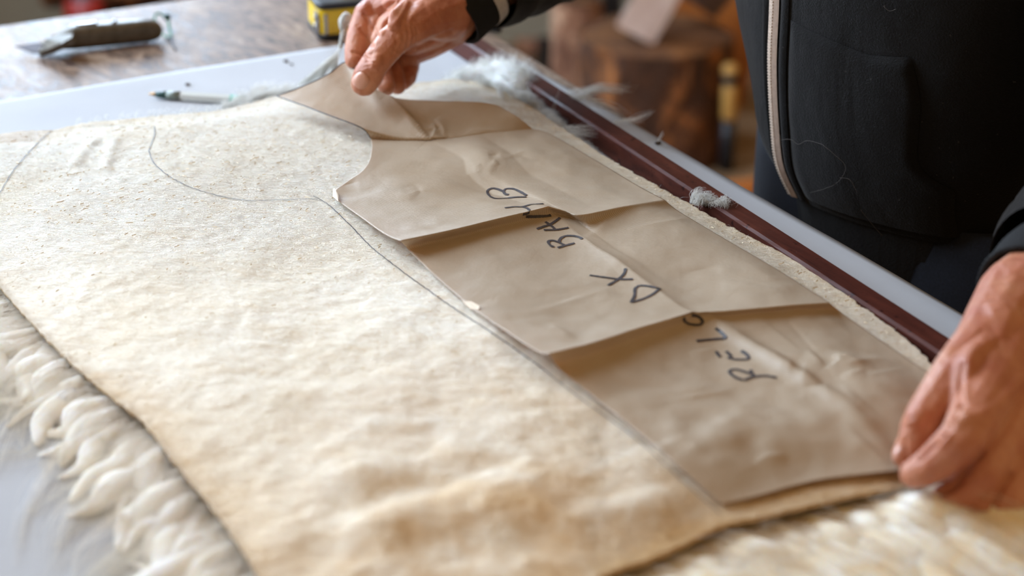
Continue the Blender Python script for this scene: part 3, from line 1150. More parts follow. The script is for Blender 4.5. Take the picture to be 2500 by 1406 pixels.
NP = 161
folds = [
    polyU([(905, 338, .001), (980, 345, .001), (1050, 346, .002), (1150, 332, .001), (1230, 322, .0015), (1300, 315, .002)], NP, 2),
    polyU([(978, 588, .016), (1100, 562, .013), (1220, 533, .012), (1338, 506, .012), (1380, 516, .010), (1420, 525, .011), (1520, 505, .008), (1622, 488, .008)], NP, 3),
    polyU([(1341, 863, .018), (1450, 836, .015), (1570, 798, .012), (1692, 765, .010), (1722, 764, .009), (1860, 752, .009), (1940, 745, .009), (2026, 740, .009)], NP, 3),
    polyU([(1762, 1232, .0006), (1850, 1211, .0010), (2000, 1172, .0010), (2190, 1150, .0022), (2330, 1130, .0012), (2440, 1108, .001), (2560, 1085, .003)], NP, 3)]
lefts = [None,
         [(905, 338, .001), (907, 362, .001), (900, 395, .001), (880, 421, .001), (848, 442, .001), (818, 464, .0015), (816, 480, .001), (832, 496, .002), (880, 530, .004), (940, 572, .011), (978, 588, .016)],
         [(978, 588, .016), (1000, 612, .006), (1060, 672, .002), (1140, 742, .002), (1165, 762, .0025), (1230, 806, .007), (1310, 857, .015), (1341, 863, .018)],
         [(1341, 863, .018), (1365, 900, .008), (1440, 962, .002), (1560, 1058, .0015), (1650, 1135, .001), (1762, 1232, .001)]]
rights = [None,
          [(1300, 315, .002), (1345, 328, .002), (1460, 395, .002), (1560, 455, .005), (1622, 488, .008)],
          [(1622, 488, .008), (1660, 518, .003), (1760, 578, .0015), (1900, 660, .003), (2026, 740, .009)],
          [(2026, 740, .009), (2060, 768, .003), (2160, 838, .002), (2270, 912, .002), (2420, 1002, .002), (2560, 1085, .003)]]
top0 = [(676, 235, .041), (745, 208, .049), (800, 182, .057), (845, 152, .064), (880, 190, .059), (925, 222, .052), (965, 242, .047), (1060, 246, .043), (1170, 250, .042), (1215, 257, .040)]
left0 = [(676, 235, .041), (740, 258, .042), (800, 281, .042), (860, 303, .040), (890, 318, .036), (905, 338, None)]
right0 = [(1215, 257, .040), (1262, 285, .035), (1300, 315, None)]


def absU(ctrl):
    out = []
    for c in ctrl:
        if c[2] is None:
            out.append(None)
        else:
            p = W(c[0], c[1], c[2])
            out.append(np.array([p[0], p[1], c[2]]))
    return out


PV, PF = [], []
uu = np.linspace(0, 1, NP)
fold_xyz = folds


def coons(Tp, Bp, Lp, Rp, bt):
    n, k = len(Tp), len(Lp)
    u = uu[:, None, None]
    bt = bt[None, :, None]; bb = 1 - bt
    return ((1 - u) * Lp[None] + u * Rp[None] + bt * Tp[:, None] + bb * Bp[:, None] - (bt * ((1 - u) * Tp[0] + u * Tp[-1]) + bb * ((1 - u) * Bp[0] + u * Bp[-1])))


# lifted panel
t3 = absU(top0); l3 = absU(left0); r3 = absU(right0)
l3[-1] = folds[0][0]; r3[-1] = folds[0][-1]
n0 = 90
A0 = smooth_poly(np.array(t3[:7]), NP // 2 + 1); A1 = smooth_poly(np.array(t3[6:]), NP - NP // 2)
TT = np.vstack([A0, A1[1:]])
LL = smooth_poly(np.array(l3), n0); RR = smooth_poly(np.array(r3), n0)
vv = np.linspace(0, 1, n0)
kern = np.hanning(61); kern /= kern.sum()
pad = np.vstack([2 * TT[0] - TT[30:0:-1], TT, 2 * TT[-1] - TT[-2:-32:-1]])
TS = np.stack([np.convolve(pad[:, j], kern, 'valid') for j in range(3)], axis=1)
TS[0], TS[-1] = TT[0], TT[-1]
bt_ = ((1 - vv) ** 2.0)[None, :, None]
TB = lambda Tq, Bq: bt_ * Tq + (1 - bt_) * Bq
Gz = TB(TS[:, None], folds[0][:, None]) + ((1 - uu) ** 4)[:, None, None] * (LL[None] - TB(TS[0], folds[0][0])) + (uu ** 4)[:, None, None] * (RR[None] - TB(TS[-1], folds[0][-1]))
G = coons(TS, folds[0], LL, RR, 1 - vv)
G[..., 2] = Gz[..., 2]
G += (TT - TS)[:, None] * ((1 - vv) ** 7)[None, :, None]
# soft fold running from the centre crease up to the neckline, small pleats at the crease
uc = np.abs(uu - 0.5)[:, None]
G[..., 2] += 0.0016 * np.exp(-uc / 0.12) * (vv[None] ** 0.8) * (1 - vv[None]) ** 0.8 * 2
for u0, w0, h0 in ((0.515, 0.014, .0012), (0.56, 0.020, .0010), (0.60, 0.022, -.0008), (0.46, 0.022, -.0008)):
    G[..., 2] += h0 * np.exp(-((uu - u0)[:, None] / w0) ** 2) * np.exp(-((1 - vv[None]) / 0.14)) * np.minimum(1, (1 - vv[None]) * 25)
base = zpap(G.reshape(-1, 3)[:, :2]).reshape(G.shape[:2])
G[..., 2] = np.maximum(G[..., 2], base)
G[..., 2] += 0.0006 * fbm(G[..., 0], G[..., 1], 60, 3)
blocks = [G]

# flat panels between the ridges
cprof = {1: [(0, .001), (.3, -.0015), (.8, -.002), (1, 0)], 2: [(0, .003), (.4, .004), (1, .004)], 3: [(0, .005), (.35, .005), (.7, .003), (1, .003)]}
for r in (1, 2, 3):
    nv = 150
    Tp, Bp = folds[r - 1], folds[r]
    vv = np.linspace(0, 1, nv)
    ctrlL = np.array([U((c[0], c[1]), c[2]) for c in lefts[r]]); ctrlL[0] = Tp[0]; ctrlL[-1] = Bp[0]
    ctrlR = np.array([U((c[0], c[1]), c[2]) for c in rights[r]]); ctrlR[0] = Tp[-1]; ctrlR[-1] = Bp[-1]
    Lp = smooth_poly(ctrlL, nv); Rp = smooth_poly(ctrlR, nv)
    G = coons(Tp, Bp, Lp, Rp, 1 - vv)
    bz = zpap(G.reshape(-1, 3)[:, :2]).reshape(G.shape[:2])
    hT = Tp[:, 2] - zpap(Tp[:, :2]); hB = Bp[:, 2] - zpap(Bp[:, :2])
    hL = Lp[:, 2] - zpap(Lp[:, :2]); hR = Rp[:, 2] - zpap(Rp[:, :2])
    fall = np.exp(-vv / 0.075)[None]; rise = np.exp(-(1 - vv) / 0.20)[None]
    H = hT[:, None] * fall + hB[:, None] * rise
    H0 = H[0] ; H1 = H[-1]
    # pull the side borders to their own heights
    H = H + (hL - H0)[None] * np.exp(-uu / 0.10)[:, None] + (hR - H1)[None] * np.exp(-(1 - uu) / 0.10)[:, None]
    cp = np.interp(vv, [a for a, b in cprof[r]], [b for a, b in cprof[r]])
    du = uu - 0.5
    if r == 1:      # valley along the centre, strip to its right rises towards the window
        H += (cp[None] * np.exp(-np.abs(du) / 0.05)[:, None]) * np.sin(math.pi * np.clip(vv, 0, 1))[None] ** 0.5
        H += 0.0045 * np.where(du > 0, np.sin(np.clip(du / 0.22, 0, 1) * math.pi) ** 1.0, 0)[:, None] * (np.sin(math.pi * vv) ** 0.7)[None] * (1 - 0.5 * vv)[None]
    elif r == 2:    # sharp ridge along the centre
        H += cp[None] * np.maximum(np.exp(-np.abs(du) / 0.06), 0)[:, None] * (0.25 + 0.75 * np.sin(math.pi * vv))[None]
    else:           # rounded ridge just right of the centre
        H += cp[None] * np.exp(-((du - 0.035) / 0.035) ** 2)[:, None] * (0.2 + 0.8 * np.sin(math.pi * np.clip(vv * 1.05, 0, 1)))[None]
        H += 0.003 * np.exp(-((du - 0.25) / 0.05) ** 2)[:, None] * np.exp(-((vv - 0.42) / 0.05) ** 2)[None]
    cr = (fbm(G[..., 0] + r, G[..., 1], 20, 3) + 0.3) * 0.0022
    fade = np.minimum(np.minimum(vv, 1 - vv) * 8, 1)[None] * np.minimum(np.minimum(uu, 1 - uu) * 12, 1)[:, None]
    H = np.maximum(H, 0.0004) + cr * fade * (1.0 if r != 2 else 0.7)
    G[..., 2] = bz + H
    if r == 1:
        G[:, 0] = folds[0]
    blocks.append(G)
PV = []; PF = []; off = 0
for bi, G in enumerate(blocks):
    n, k, _ = G.shape
    PV.append(G.reshape(-1, 3)); PF.append(grid_faces(n, k, off)); off += n * k
PV = np.vstack(PV); PF = np.vstack(PF)[:, ::-1]
PV[:, 2] += T
zA = lambda o, k, L: P2(o, k, L)
q5 = lambda L: zA((1600, 700), 2.424, L)
q3 = lambda L: zA((800, 250), 3.569, L)
q4 = lambda L: zA((1300, 450), 2.811, L)
relp = PV - CAM
dpp = relp @ FW
PVX = np.c_[CX + FPX * (relp @ R_) / dpp, CY - FPX * (relp @ UP) / dpp]
for L, wd, h in [([(945, 232), (1000, 290), (1048, 342)], 9, .0050), ([(1050, 344), (1062, 322), (1058, 302)], 5, .0030), ([(1086, 338), (1080, 315), (1062, 292)], 6, .0024), ([(1130, 334), (1160, 318), (1230, 322)], 5, .0012), (q5([(900, 380), (1000, 470)]), 6, .0018), (q5([(1090, 480), (1180, 445), (1340, 425)]), 6, .0016), (q5([(880, 575), (1010, 568)]), 6, -.0018), (q5([(1100, 545), (1240, 500)]), 6, .0022),
                 (q5([(1100, 560), (1160, 640), (1320, 770)]), 5, .0014), (q5([(1020, 490), (1090, 440), (1080, 400)]), 6, .0020), (q5([(800, 450), (890, 470)]), 7, -.0016), (q5([(1150, 545), (1500, 480)]), 4, .0009),
                 (q5([(600, 180), (860, 380)]), 5, .0009), (q5([(760, 170), (980, 420)]), 5, -.0009), (q5([(1120, 820), (1255, 945), (1400, 1075)]), 5, .0014),
                 (q5([(0, 690), (300, 640), (480, 600)]), 6, .0013), (q5([(590, 1055), (650, 1010), (780, 1000)]), 7, .0016), (q5([(200, 395), (355, 375)]), 6, .0014), (q5([(350, 200), (420, 330)]), 6, -.0012),
                 (q3([(1400, 460), (1500, 440)]), 5, -.0013), (q3([(1540, 500), (1680, 465), (1800, 495), (2100, 490)]), 5, -.0013), (q3([(1560, 480), (1700, 430), (1900, 425)]), 5, .0011), (q3([(1430, 500), (1490, 545)]), 6, .0013),
                 (q3([(110, 850), (380, 830)]), 4, .0010), (q3([(110, 720), (260, 690)]), 4, -.0009), (q3([(640, 740), (760, 720), (800, 780), (720, 860)]), 8, -.0010), (q3([(1180, 640), (1340, 600)]), 4, .0008), (q3([(1250, 570), (1340, 540)]), 4, .0008),
                 (q4([(650, 305), (850, 270), (1080, 230)]), 5, .0012), (q4([(1000, 600), (1300, 560)]), 9, -.0012), (q4([(20, 870), (300, 790), (560, 700)]), 5, .0011), (q4([(350, 370), (430, 330), (520, 250)]), 6, .0010), (q4([(120, 960), (300, 1060)]), 4, .0009)]:
    La = smooth_poly(L, 24)
    dm = np.linalg.norm(PVX - La.mean(0), axis=1)
    near_ = np.where(dm < 400)[0]
    dq2 = np.linalg.norm(PVX[near_, None] - La[None], axis=2)
    j_ = dq2.argmin(1)
    dq = dq2[np.arange(len(j_)), j_]
    taper = np.sin(np.pi * np.clip((j_ + 0.5) / 24, 0, 1)) ** 0.8
    far_side = np.sign((PVX[near_, 1] - La[j_, 1]) * np.sign(La[-1, 0] - La[0, 0] + 1e-9))
    wide = np.where(far_side > 0, wd * 3.2, wd * 0.9)
    PV[near_, 2] += 0.8 * h * taper * np.exp(-dq / wide)
PV[:, 2] = np.maximum(PV[:, 2], T + zpap(PV[:, :2]))
# weld the shared fold lines
bm = bmesh.new()
vs = [bm.verts.new(p) for p in PV]
for f in PF:
    try:
        bm.faces.new([vs[i] for i in f])
    except ValueError:
        pass
bmesh.ops.remove_doubles(bm, verts=list(bm.verts), dist=0.00025)
bm.verts.index_update()
PVw = np.array([v.co[:] for v in bm.verts]); PFw = [[v.index for v in f.verts] for f in bm.faces]
bm.free()
pat = mk('paper_pattern', PVw, PFw, M['kraft'], origin=np.append(PVw.mean(0)[:2], T))
tag(pat, 'creased brown kraft paper garment pattern with black lettering lying on the sheepskin', 'pattern')
md = pat.modifiers.new('thickness', 'SOLIDIFY'); md.thickness = 0.00035; md.offset = 0
KB = bvh_of(PVw, PFw)


oA, kA, oB, kB = (1620, 740), 6.39, (1180, 440), 7.4
k4 = 1968 / 700.0; o4 = (1300, 450)
letters = [
    # B
    [P2(oB, kB, [(285, 340), (400, 335), (600, 315), (780, 312)]), P2(oB, kB, [(285, 340), (200, 335), (120, 300), (75, 240), (85, 190), (160, 155), (240, 165), (310, 190), (370, 215)]),
     P2(oB, kB, [(460, 270), (400, 260), (370, 215), (400, 170), (470, 160), (560, 170), (680, 225), (780, 285)])],
    # M
    [P2(oB, kB, [(385, 510), (560, 490), (700, 490), (850, 450), (960, 440), (1085, 435)]), P2(oB, kB, [(700, 490), (790, 515), (830, 560), (790, 595), (710, 610)]),
     P2(oB, kB, [(765, 650), (950, 655), (1130, 655), (1220, 640)])],
    # A
    [P2(oB, kB, [(965, 890), (1080, 850), (1200, 810), (1300, 750), (1385, 685)]), P2(oB, kB, [(1090, 908), (1300, 905), (1440, 885), (1540, 865)]),
     P2(oB, kB, [(1120, 760), (1200, 815), (1260, 860), (1290, 900)])],
    # B
    [P2(oB, kB, [(1340, 1230), (1480, 1190), (1650, 1145)]), P2(oB, kB, [(1280, 1215), (1220, 1195), (1180, 1150), (1180, 1110), (1260, 1100), (1340, 1125), (1390, 1140)]),
     P2(oB, kB, [(1480, 1190), (1400, 1150), (1370, 1110), (1410, 1050), (1500, 1015), (1620, 1015), (1720, 1035), (1790, 1070)])],
    # X
    [P2(o4, k4, [(392, 628), (500, 643), (600, 655), (690, 655)]), P2(o4, k4, [(518, 698), (590, 655), (630, 615), (640, 580)])],
    # D
    [P2(o4, k4, [(675, 815), (700, 770), (705, 720), (735, 698)]), P2(o4, k4, [(735, 698), (790, 702), (872, 718)]),
     P2(o4, k4, [(872, 718), (830, 755), (760, 790), (675, 815)])],
    # O
    [P2(oA, kA, [(430, 180), (520, 200), (590, 260), (605, 310), (560, 345), (460, 345), (370, 320), (320, 270), (310, 220)])],
    # L
    [P2(oA, kA, [(510, 600), (700, 580), (950, 560)]), P2(oA, kA, [(950, 560), (975, 540), (900, 460), (810, 400)])],
    # E
    [P2(oA, kA, [(820, 760), (850, 810), (885, 850)]), P2(oA, kA, [(975, 760), (1020, 800), (1060, 850)]),
     P2(oA, kA, [(1000, 860), (1100, 885), (1200, 890), (1310, 885), (1330, 855), (1290, 800), (1215, 755)])],
    # R
    [P2(oA, kA, [(1260, 1215), (1340, 1180), (1430, 1155), (1600, 1145), (1765, 1175)]),
     P2(oA, kA, [(1350, 1110), (1200, 1060), (1100, 1045), (1040, 1060), (1030, 1090), (1080, 1140), (1150, 1180), (1240, 1210)]), P2(oA, kA, [(1365, 1050), (1370, 1100), (1430, 1160)])]]
for L in letters:
    mk('handwriting', *join([drape_line(KB, s, 0.0019, 0.0006, n=max(12, int(np.sum(np.linalg.norm(np.diff(np.array(s), axis=0), axis=1)) / 2.5))) for s in L]), M['ink_paper'], pat, smooth=False)

edge3 = [np.array([p[0], p[1], p[2] + T]) for p in np.vstack([A0[: int(len(A0) * .62)]])]
mk('inked_edge', *tube(edge3, 0.00045, 6), M['ink_paper'], pat)
mk('inked_edge', *tube([np.array([p[0], p[1], p[2] + T + .0003]) for p in LL], 0.00045, 6), M['ink_paper'], pat)

# torn nick with pale fibres on the left border, folded underarm corner
def pix_patch(px, h, mat, name, parent):
    V = [W(p[0], p[1], hh) for p, hh in zip(px, h)]
    return mk(name, V, [tuple(range(len(V)))], mat, parent, smooth=False)


M['paper_pale'] = simple('pale_paper_fibre', rgb(226, 208, 184), 0.7)
q = [U(p, h) for p, h in (((1128, 735), .0018), ((1150, 737), .0030), ((1171, 748), .0042), ((1168, 757), .0026), ((1150, 756), .0016))]
nick = mk('torn_tab', [x + Z * T for x in q] + [x + Z * (T + 0.0004) for x in q], [(0, 1, 2, 3, 4), (9, 8, 7, 6, 5)] + [(i, i + 5, (i + 1) % 5 + 5, (i + 1) % 5) for i in range(5)], M['paper_pale'], pat, smooth=False)
q = [U(p, h) for p, h in (((813, 462), .0035), ((818, 461), .0045), ((826, 478), .0045), ((826, 492), .0045), ((812, 480), .0012))]
mk('turned_corner', [x + Z * T for x in q] + [x + Z * (T + 0.0004) for x in q], [(0, 1, 2, 3, 4), (9, 8, 7, 6, 5)] + [(i, i + 5, (i + 1) % 5 + 5, (i + 1) % 5) for i in range(5)], M['paper_pale'], pat, smooth=False)

# ------------------------------------------------------------------ loose bits on the paper
for i, (px, py, s, lab) in enumerate([(458, 206, .0022, 'dark crumb on white paper just above the ballpoint pen'), (698, 149, .0022, 'brown crumb on white paper near the raised wool lock'),
                                      (712, 157, .0014, 'tiny chip beside the brown crumb near the raised wool lock'), (1606, 349, .0026, 'curled dark chip on the white strip beside the batten'),
                                      ]):
    bm = bmesh.new()
    bmesh.ops.create_icosphere(bm, subdivisions=2, radius=s)
    for v in bm.verts:
        v.co = Vector((v.co.x * (1 + 0.5 * vn(v.co.y * 900, v.co.z * 900)), v.co.y * 0.8, v.co.z * 0.45 * (1 + vn(v.co.x * 900, v.co.y * 700))))
    bm.verts.index_update()
    c = W(px, py, 0.0022 + s * 0.4)
    o = mk('crumb', [c + np.array(v.co) for v in bm.verts], [[v.index for v in f.verts] for f in bm.faces], M['crumb'], origin=c)
    bm.free()
    tag(o, lab, 'crumb', 'crumbs on the white paper')
for (px, py, h, s) in [(230, 1098, .016, .0016), (205, 1381, .010, .0016)]:
    pass

# wool tuft lying on the batten
wl = Wool()
for j in range(20):
    a = rng.random()
    b = W(1690 + 80 * a, 492 + 14 * a + rng.normal(0, 5), .016)
    t = W(1700 + 82 * a + rng.normal(0, 12), 484 + 22 * a + rng.normal(0, 10), .020)
    wl.lock([b, (b + t) / 2 + Z * 0.004, t], 34, 0.002, 0.003, 0.002, hr=0.00013, k=7, fray=0.9)
o = wl.build('wool_tuft', M['wool_white'], origin=W(1730, 500, .013))
tag(o, 'small grey-white tuft of loose wool caught on the red-brown batten', 'wool tuft')

# ------------------------------------------------------------------ ballpoint pen
pz = 0.0058
A = W(362, 229, pz); B = W(590, 244, pz)
pd = unit(B - A)
Lp = np.linalg.norm(B - A)
pen = thing('ballpoint_pen', (A + pd * 0.06) * np.array([1, 1, 0]) + np.array([0, 0, T]), 'clear-barrelled ballpoint pen with green tip lying on the white paper', 'pen')


def along(a, b, ra, rb, n=2, seg=16, dz=0.0):
    return tube([A + pd * (a + (b - a) * i / (n - 1)) - Z * dz for i in range(n)], [ra + (rb - ra) * i / (n - 1) for i in range(n)], seg)


s_ = Lp / 228.0
mk('point', *along(0, 22 * s_, 0.0004, 0.0022, 4), M['brass'], pen)
mk('nose_cone', *along(20 * s_, 47 * s_, 0.0026, 0.0034, 4), M['dark_green'], pen)
mk('grip_sleeve', *along(46 * s_, 81 * s_, 0.0036, 0.0038, 3), M['collar_grey'], pen)
mk('barrel', *along(80 * s_, 205 * s_, 0.0040, 0.0040, 6, 6), M['barrel'], pen, smooth=False)
mk('refill', *along(60 * s_, 200 * s_, 0.0015, 0.0015, 4), M['refill'], pen)
mk('end_plug', *along(202 * s_, 240 * s_, 0.0041, 0.0038, 3), M['green'], pen)

# ------------------------------------------------------------------ utility knife
ka = W(100, 139, 0.0); kb = W(402, 104, 0.0)
kd = unit((kb - ka) * [1, 1, 0]); kn = np.array([-kd[1], kd[0], 0])       # kn away from the camera
KL = np.linalg.norm((kb - ka)[:2])
knife = thing('utility_knife', (ka + kb) / 2, 'grey metal utility knife lying on the bare table wood with green cord', 'knife')
sec = [(-0.02, .0050, .0028, .0042), (0.02, .0058, .0036, .0052), (0.08, .0078, .0050, .0068), (0.16, .0098, .0068, .0080), (0.26, .0118, .0096, .0088), (0.30, .0124, .0106, .0088), (0.5, .0118, .0104, .0088), (0.72, .0114, .0104, .0090), (0.86, .0112, .0102, .0090), (0.93, .0108, .0092, .0084), (0.975, .0104, .0070, .0066), (1.0, .0102, .0030, .0030)]
V, F = [], []
ns = 28
for (s, zc, hz, hy) in sec:
    c = ka + kd * KL * s + kn * 0.008
    zc2 = max(hz + 0.0006, zc)
    for q in range(ns):
        a = 2 * math.pi * q / ns
        ex = 0.62
        cy = math.copysign(abs(math.cos(a)) ** ex, math.cos(a)); sz = math.copysign(abs(math.sin(a)) ** ex, math.sin(a))
        V.append(c + kn * hy * cy + Z * (zc2 + hz * sz))
for i in range(len(sec) - 1):
    for q in range(ns):
        q2 = (q + 1) % ns
        F.append((i * ns + q, (i + 1) * ns + q, (i + 1) * ns + q2, i * ns + q2))
F += [tuple(range(ns)), tuple((len(sec) - 1) * ns + q for q in range(ns - 1, -1, -1))]
mk('handle', V, F, M['knife_metal'], knife)
# bright ground facet on the nose
c0 = [W(92, 127, .006), W(112, 94, .0125), W(146, 86, .0175), W(178, 82, .0225), W(174, 92, .0220), W(150, 106, .0180), W(118, 119, .0110)]
base_n = np.cross(c0[1] - c0[0], c0[3] - c0[0]); base_n = unit(base_n)
if base_n[2] < 0:
    base_n = -base_n
V = [p for p in c0] + [p - base_n * 0.006 for p in c0]
nf = len(c0)
mk('nose_facet', V, [tuple(range(nf)), tuple(range(2 * nf - 1, nf - 1, -1))] + [(i, i + nf, (i + 1) % nf + nf, (i + 1) % nf) for i in range(nf)], M['knife_metal'], knife, smooth=False)
bl = [W(34, 113, .006), W(98, 104, .011), W(112, 116, .0105), W(108, 131, .004), W(80, 130, .003)]
bn2 = unit(np.cross(bl[1] - bl[0], bl[4] - bl[0])) * 0.0005
V = [p + bn2 for p in bl] + [p - bn2 for p in bl]
mk('blade', V, [(0, 1, 2, 3, 4), (9, 8, 7, 6, 5)] + [(i, i + 5, (i + 1) % 5 + 5, (i + 1) % 5) for i in range(5)], M['dark_steel'], knife, smooth=False)
bx_ = []
for s in (0.36, 0.42, 0.62):
    bx_.append(tube([ka + kd * KL * s + kn * 0.008 + Z * 0.021, ka + kd * KL * s + kn * 0.008 + Z * 0.0235], [0.0028, 0.0022], 12))
mk('slider', *box(ka + kd * KL * 0.40 + kn * 0.008 + Z * 0.0228, kd, kn, Z, 0.018, 0.006, 0.003, 0.001), M['steel'], knife)
mk('screw', *bx_[2], M['steel'], knife)
loop = smooth_poly([D(378, 55, 1.60), D(378, 42, 1.605), D(384, 32, 1.608), D(396, 37, 1.608), D(407, 42, 1.607), D(412, 58, 1.602), D(416, 78, 1.590), D(418, 94, 1.578), D(406, 90, 1.582), D(398, 84, 1.584)], 60)
loop[:, 2] = np.maximum(loop[:, 2], T + 0.002)
mk('cord', *tube(loop, 0.0011, 8), M['green'], knife)
bm = bmesh.new()
bmesh.ops.create_icosphere(bm, subdivisions=2, radius=0.0034)
bm.verts.index_update()
kc = D(408, 42, 1.606)
mk('knot', [kc + np.array(v.co) * (1 + 0.3 * vn(v.co.x * 500, v.co.y * 500)) for v in bm.verts], [[v.index for v in f.verts] for f in bm.faces], M['dark_green'], knife)
bm.free()
mk('tail', *tube(smooth_poly([W(416, 92, .002), W(420, 105, .0015), W(428, 120, .0015)], 12), 0.0009, 8), M['dark_steel'], knife)

# ------------------------------------------------------------------ tape measure
t0 = W(780, 103, 0)
tdx = unit(np.append(W(900, 92, 0)[:2] - t0[:2], 0)); tdy = np.cross(Z, tdx)
tc = t0 + tdx * 0.033 + tdy * 0.030
tape = thing('tape_measure', tc, 'yellow and black tape measure behind the far hand on the bare table', 'tape measure')


def rbox(zc, sx, sy, sz, rad, bev):
    """rounded-corner slab"""
    bm = bmesh.new()
    bmesh.ops.create_cube(bm, size=1.0)
    for v in bm.verts:
        v.co = Vector((v.co.x * sx, v.co.y * sy, v.co.z * sz))
    ve = [e for e in bm.edges if abs(e.verts[0].co.z - e.verts[1].co.z) > 1e-6]
    bmesh.ops.bevel(bm, geom=ve, offset=rad, segments=6, profile=0.5, affect='EDGES')
    he = [e for e in bm.edges if abs(e.verts[0].co.z - e.verts[1].co.z) < 1e-6 and len(e.link_faces) == 2 and any(abs(f.normal.z) > 0.9 for f in e.link_faces)]
    bmesh.ops.bevel(bm, geom=he, offset=bev, segments=3, profile=0.5, affect='EDGES')
    bm.verts.index_update()
    V = [tc + tdx * v.co.x + tdy * v.co.y + Z * (zc + v.co.z) for v in bm.verts]
    F = [[v.index for v in f.verts] for f in bm.faces]
    bm.free()
    return V, F


mk('case', *rbox(0.017, 0.064, 0.060, 0.026, 0.010, 0.002), M['yellow'], tape, smooth=False)
mk('bottom_rim', *rbox(0.0034, 0.066, 0.062, 0.0066, 0.011, 0.002), M['black'], tape, smooth=False)
mk('top_rim', *rbox(0.0325, 0.068, 0.064, 0.0062, 0.011, 0.0022), M['black'], tape, smooth=False)
mk('top_disc', *tube([tc + tdx * 0.008 + tdy * 0.004 + Z * 0.0350, tc + tdx * 0.008 + tdy * 0.004 + Z * 0.0382], [0.024, 0.022], 32), M['yellow'], tape, smooth=False)
mk('label_plate', *box(tc - tdy * 0.0302 + tdx * 0.000 + Z * 0.017, tdx, tdy, Z, 0.018, 0.0012, 0.015, 0.0003), M['ochre'], tape, smooth=False)
mk('side_grip', *box(tc - tdy * 0.0302 + tdx * 0.020 + Z * 0.017, tdx, tdy, Z, 0.014, 0.0014, 0.019, 0.0003), M['black'], tape, smooth=False)
hk = tc - tdx * 0.0325 - tdy * 0.018
mk('hook', *join([box(hk + Z * 0.016, tdx, tdy, Z, 0.0018, 0.014, 0.020, 0.0004), box(hk + tdx * 0.006 - tdy * 0.012 + Z * 0.016, tdx, tdy, Z, 0.003, 0.0018, 0.020, 0.0004)]), M['steel'], tape, smooth=False)
mk('rivet', *tube([hk - tdx * 0.0005 + Z * 0.020, hk - tdx * 0.0022 + Z * 0.020], [0.0026, 0.0018], 12), M['steel'], tape)
mk('rivet', *tube([hk - tdx * 0.0005 + Z * 0.012, hk - tdx * 0.0022 + Z * 0.012], [0.0026, 0.0018], 12), M['steel'], tape)

# black rod resting at the far corner behind the cuff
r0 = W(1120, 54, .006); r1 = W(1222, 71, .006)
rod = mk('thin_rod', *tube([r0, r0 * .05 + r1 * .95, r1], [0.0042, 0.0042, 0.0036], 14), M['black'], origin=(r0 + r1) / 2)
tag(rod, 'slim black rod sticking out from behind the striped black cuff', 'rod')

# ------------------------------------------------------------------ person
FDp = unit([-0.88, -0.474, 0]); SDp = np.array([0.474, -0.88, 0]); SDp = unit(SDp)


def capsule(p0, r0, p1, r1, sub=2):
    bm = bmesh.new()
    for p, r in ((p0, r0), (p1, r1)):
        bmesh.ops.create_icosphere(bm, subdivisions=sub, radius=r, matrix=Matrix.Translation(Vector(p)))
    res = bmesh.ops.convex_hull(bm, input=list(bm.verts))
    junk = [g for g in res['geom_interior'] + res['geom_unused'] if isinstance(g, bmesh.types.BMVert)]
    bmesh.ops.delete(bm, geom=list(set(junk)), context='VERTS')
    bm.verts.index_update()
    V = [v.co[:] for v in bm.verts]; F = [[v.index for v in f.verts] for f in bm.faces]
    bm.free()
    return V, F


def fuse(caps, voxel, smooth, factor=0.5):
    V, F = join([capsule(*c) for c in caps])
    me = bpy.data.meshes.new('tmp')
    me.from_pydata([tuple(v) for v in V], [], F)
    o = bpy.data.objects.new('tmp', me)
    COL.objects.link(o)
    r = o.modifiers.new('r', 'REMESH'); r.mode = 'VOXEL'; r.voxel_size = voxel
    s = o.modifiers.new('s', 'SMOOTH'); s.iterations = smooth; s.factor = factor
    dg = bpy.context.evaluated_depsgraph_get()
    ev = o.evaluated_get(dg)
    m2 = ev.to_mesh()
    n = len(m2.vertices)
    co = np.empty(n * 3, dtype=np.float32); m2.vertices.foreach_get('co', co)
    Fo = [tuple(p.vertices) for p in m2.polygons]
    ev.to_mesh_clear()
    bpy.data.objects.remove(o); bpy.data.meshes.remove(me)
    return co.reshape(-1, 3).astype(float), Fo


def chain(pts):
    """pts: list of (px,py,depth,r) -> capsules"""
    P = [(D(a, b, d), r) for a, b, d, r in pts]
    return [(P[i][0], P[i][1], P[i + 1][0], P[i + 1][1]) for i in range(len(P) - 1)]


# ---- right hand (far), seen from the thumb side
RW = (1088, 24, 1.330)
Rh = []
Rh += chain([(1040, 46, 1.298, .0155), (985, 80, 1.282, .0132), (960, 100, 1.278, .0120), (918, 152, 1.272, .0108), (898, 186, 1.2725, .0112), (889, 202, 1.2745, .0104)])
Rh += chain([(1088, 30, 1.322, .023), (1040, 46, 1.298, .0165)])
Rh += chain([(1030, 18, 1.310, .0150), (985, 52, 1.292, .0115)])
# index
Rh += chain([(1080, 10, 1.330, .021), (952, 12, 1.322, .0122), (906, 26, 1.326, .0104), (896, 34, 1.327, .0104), (874, 92, 1.318, .0096), (868, 118, 1.314, .0088), (866, 146, 1.309, .0078)])
# web between thumb and index
Rh += chain([(1000, 30, 1.312, .012), (950, 60, 1.306, .0095), (930, 100, 1.308, .0085)])
Rh += chain([(920, 60, 1.322, .010), (905, 110, 1.320, .009)])
# middle
Rh += chain([(1080, 5, 1.345, .021), (965, -8, 1.345, .0125), (915, 30, 1.352, .0105), (905, 110, 1.342, .0098), (930, 175, 1.318, .0085), (944, 212, 1.309, .0070)])
# ring
Rh += chain([(1085, 15, 1.360, .020), (985, 0, 1.366, .0125), (945, 50, 1.372, .0105), (945, 135, 1.352, .0096), (962, 185, 1.332, .0080), (971, 211, 1.324, .0066)])
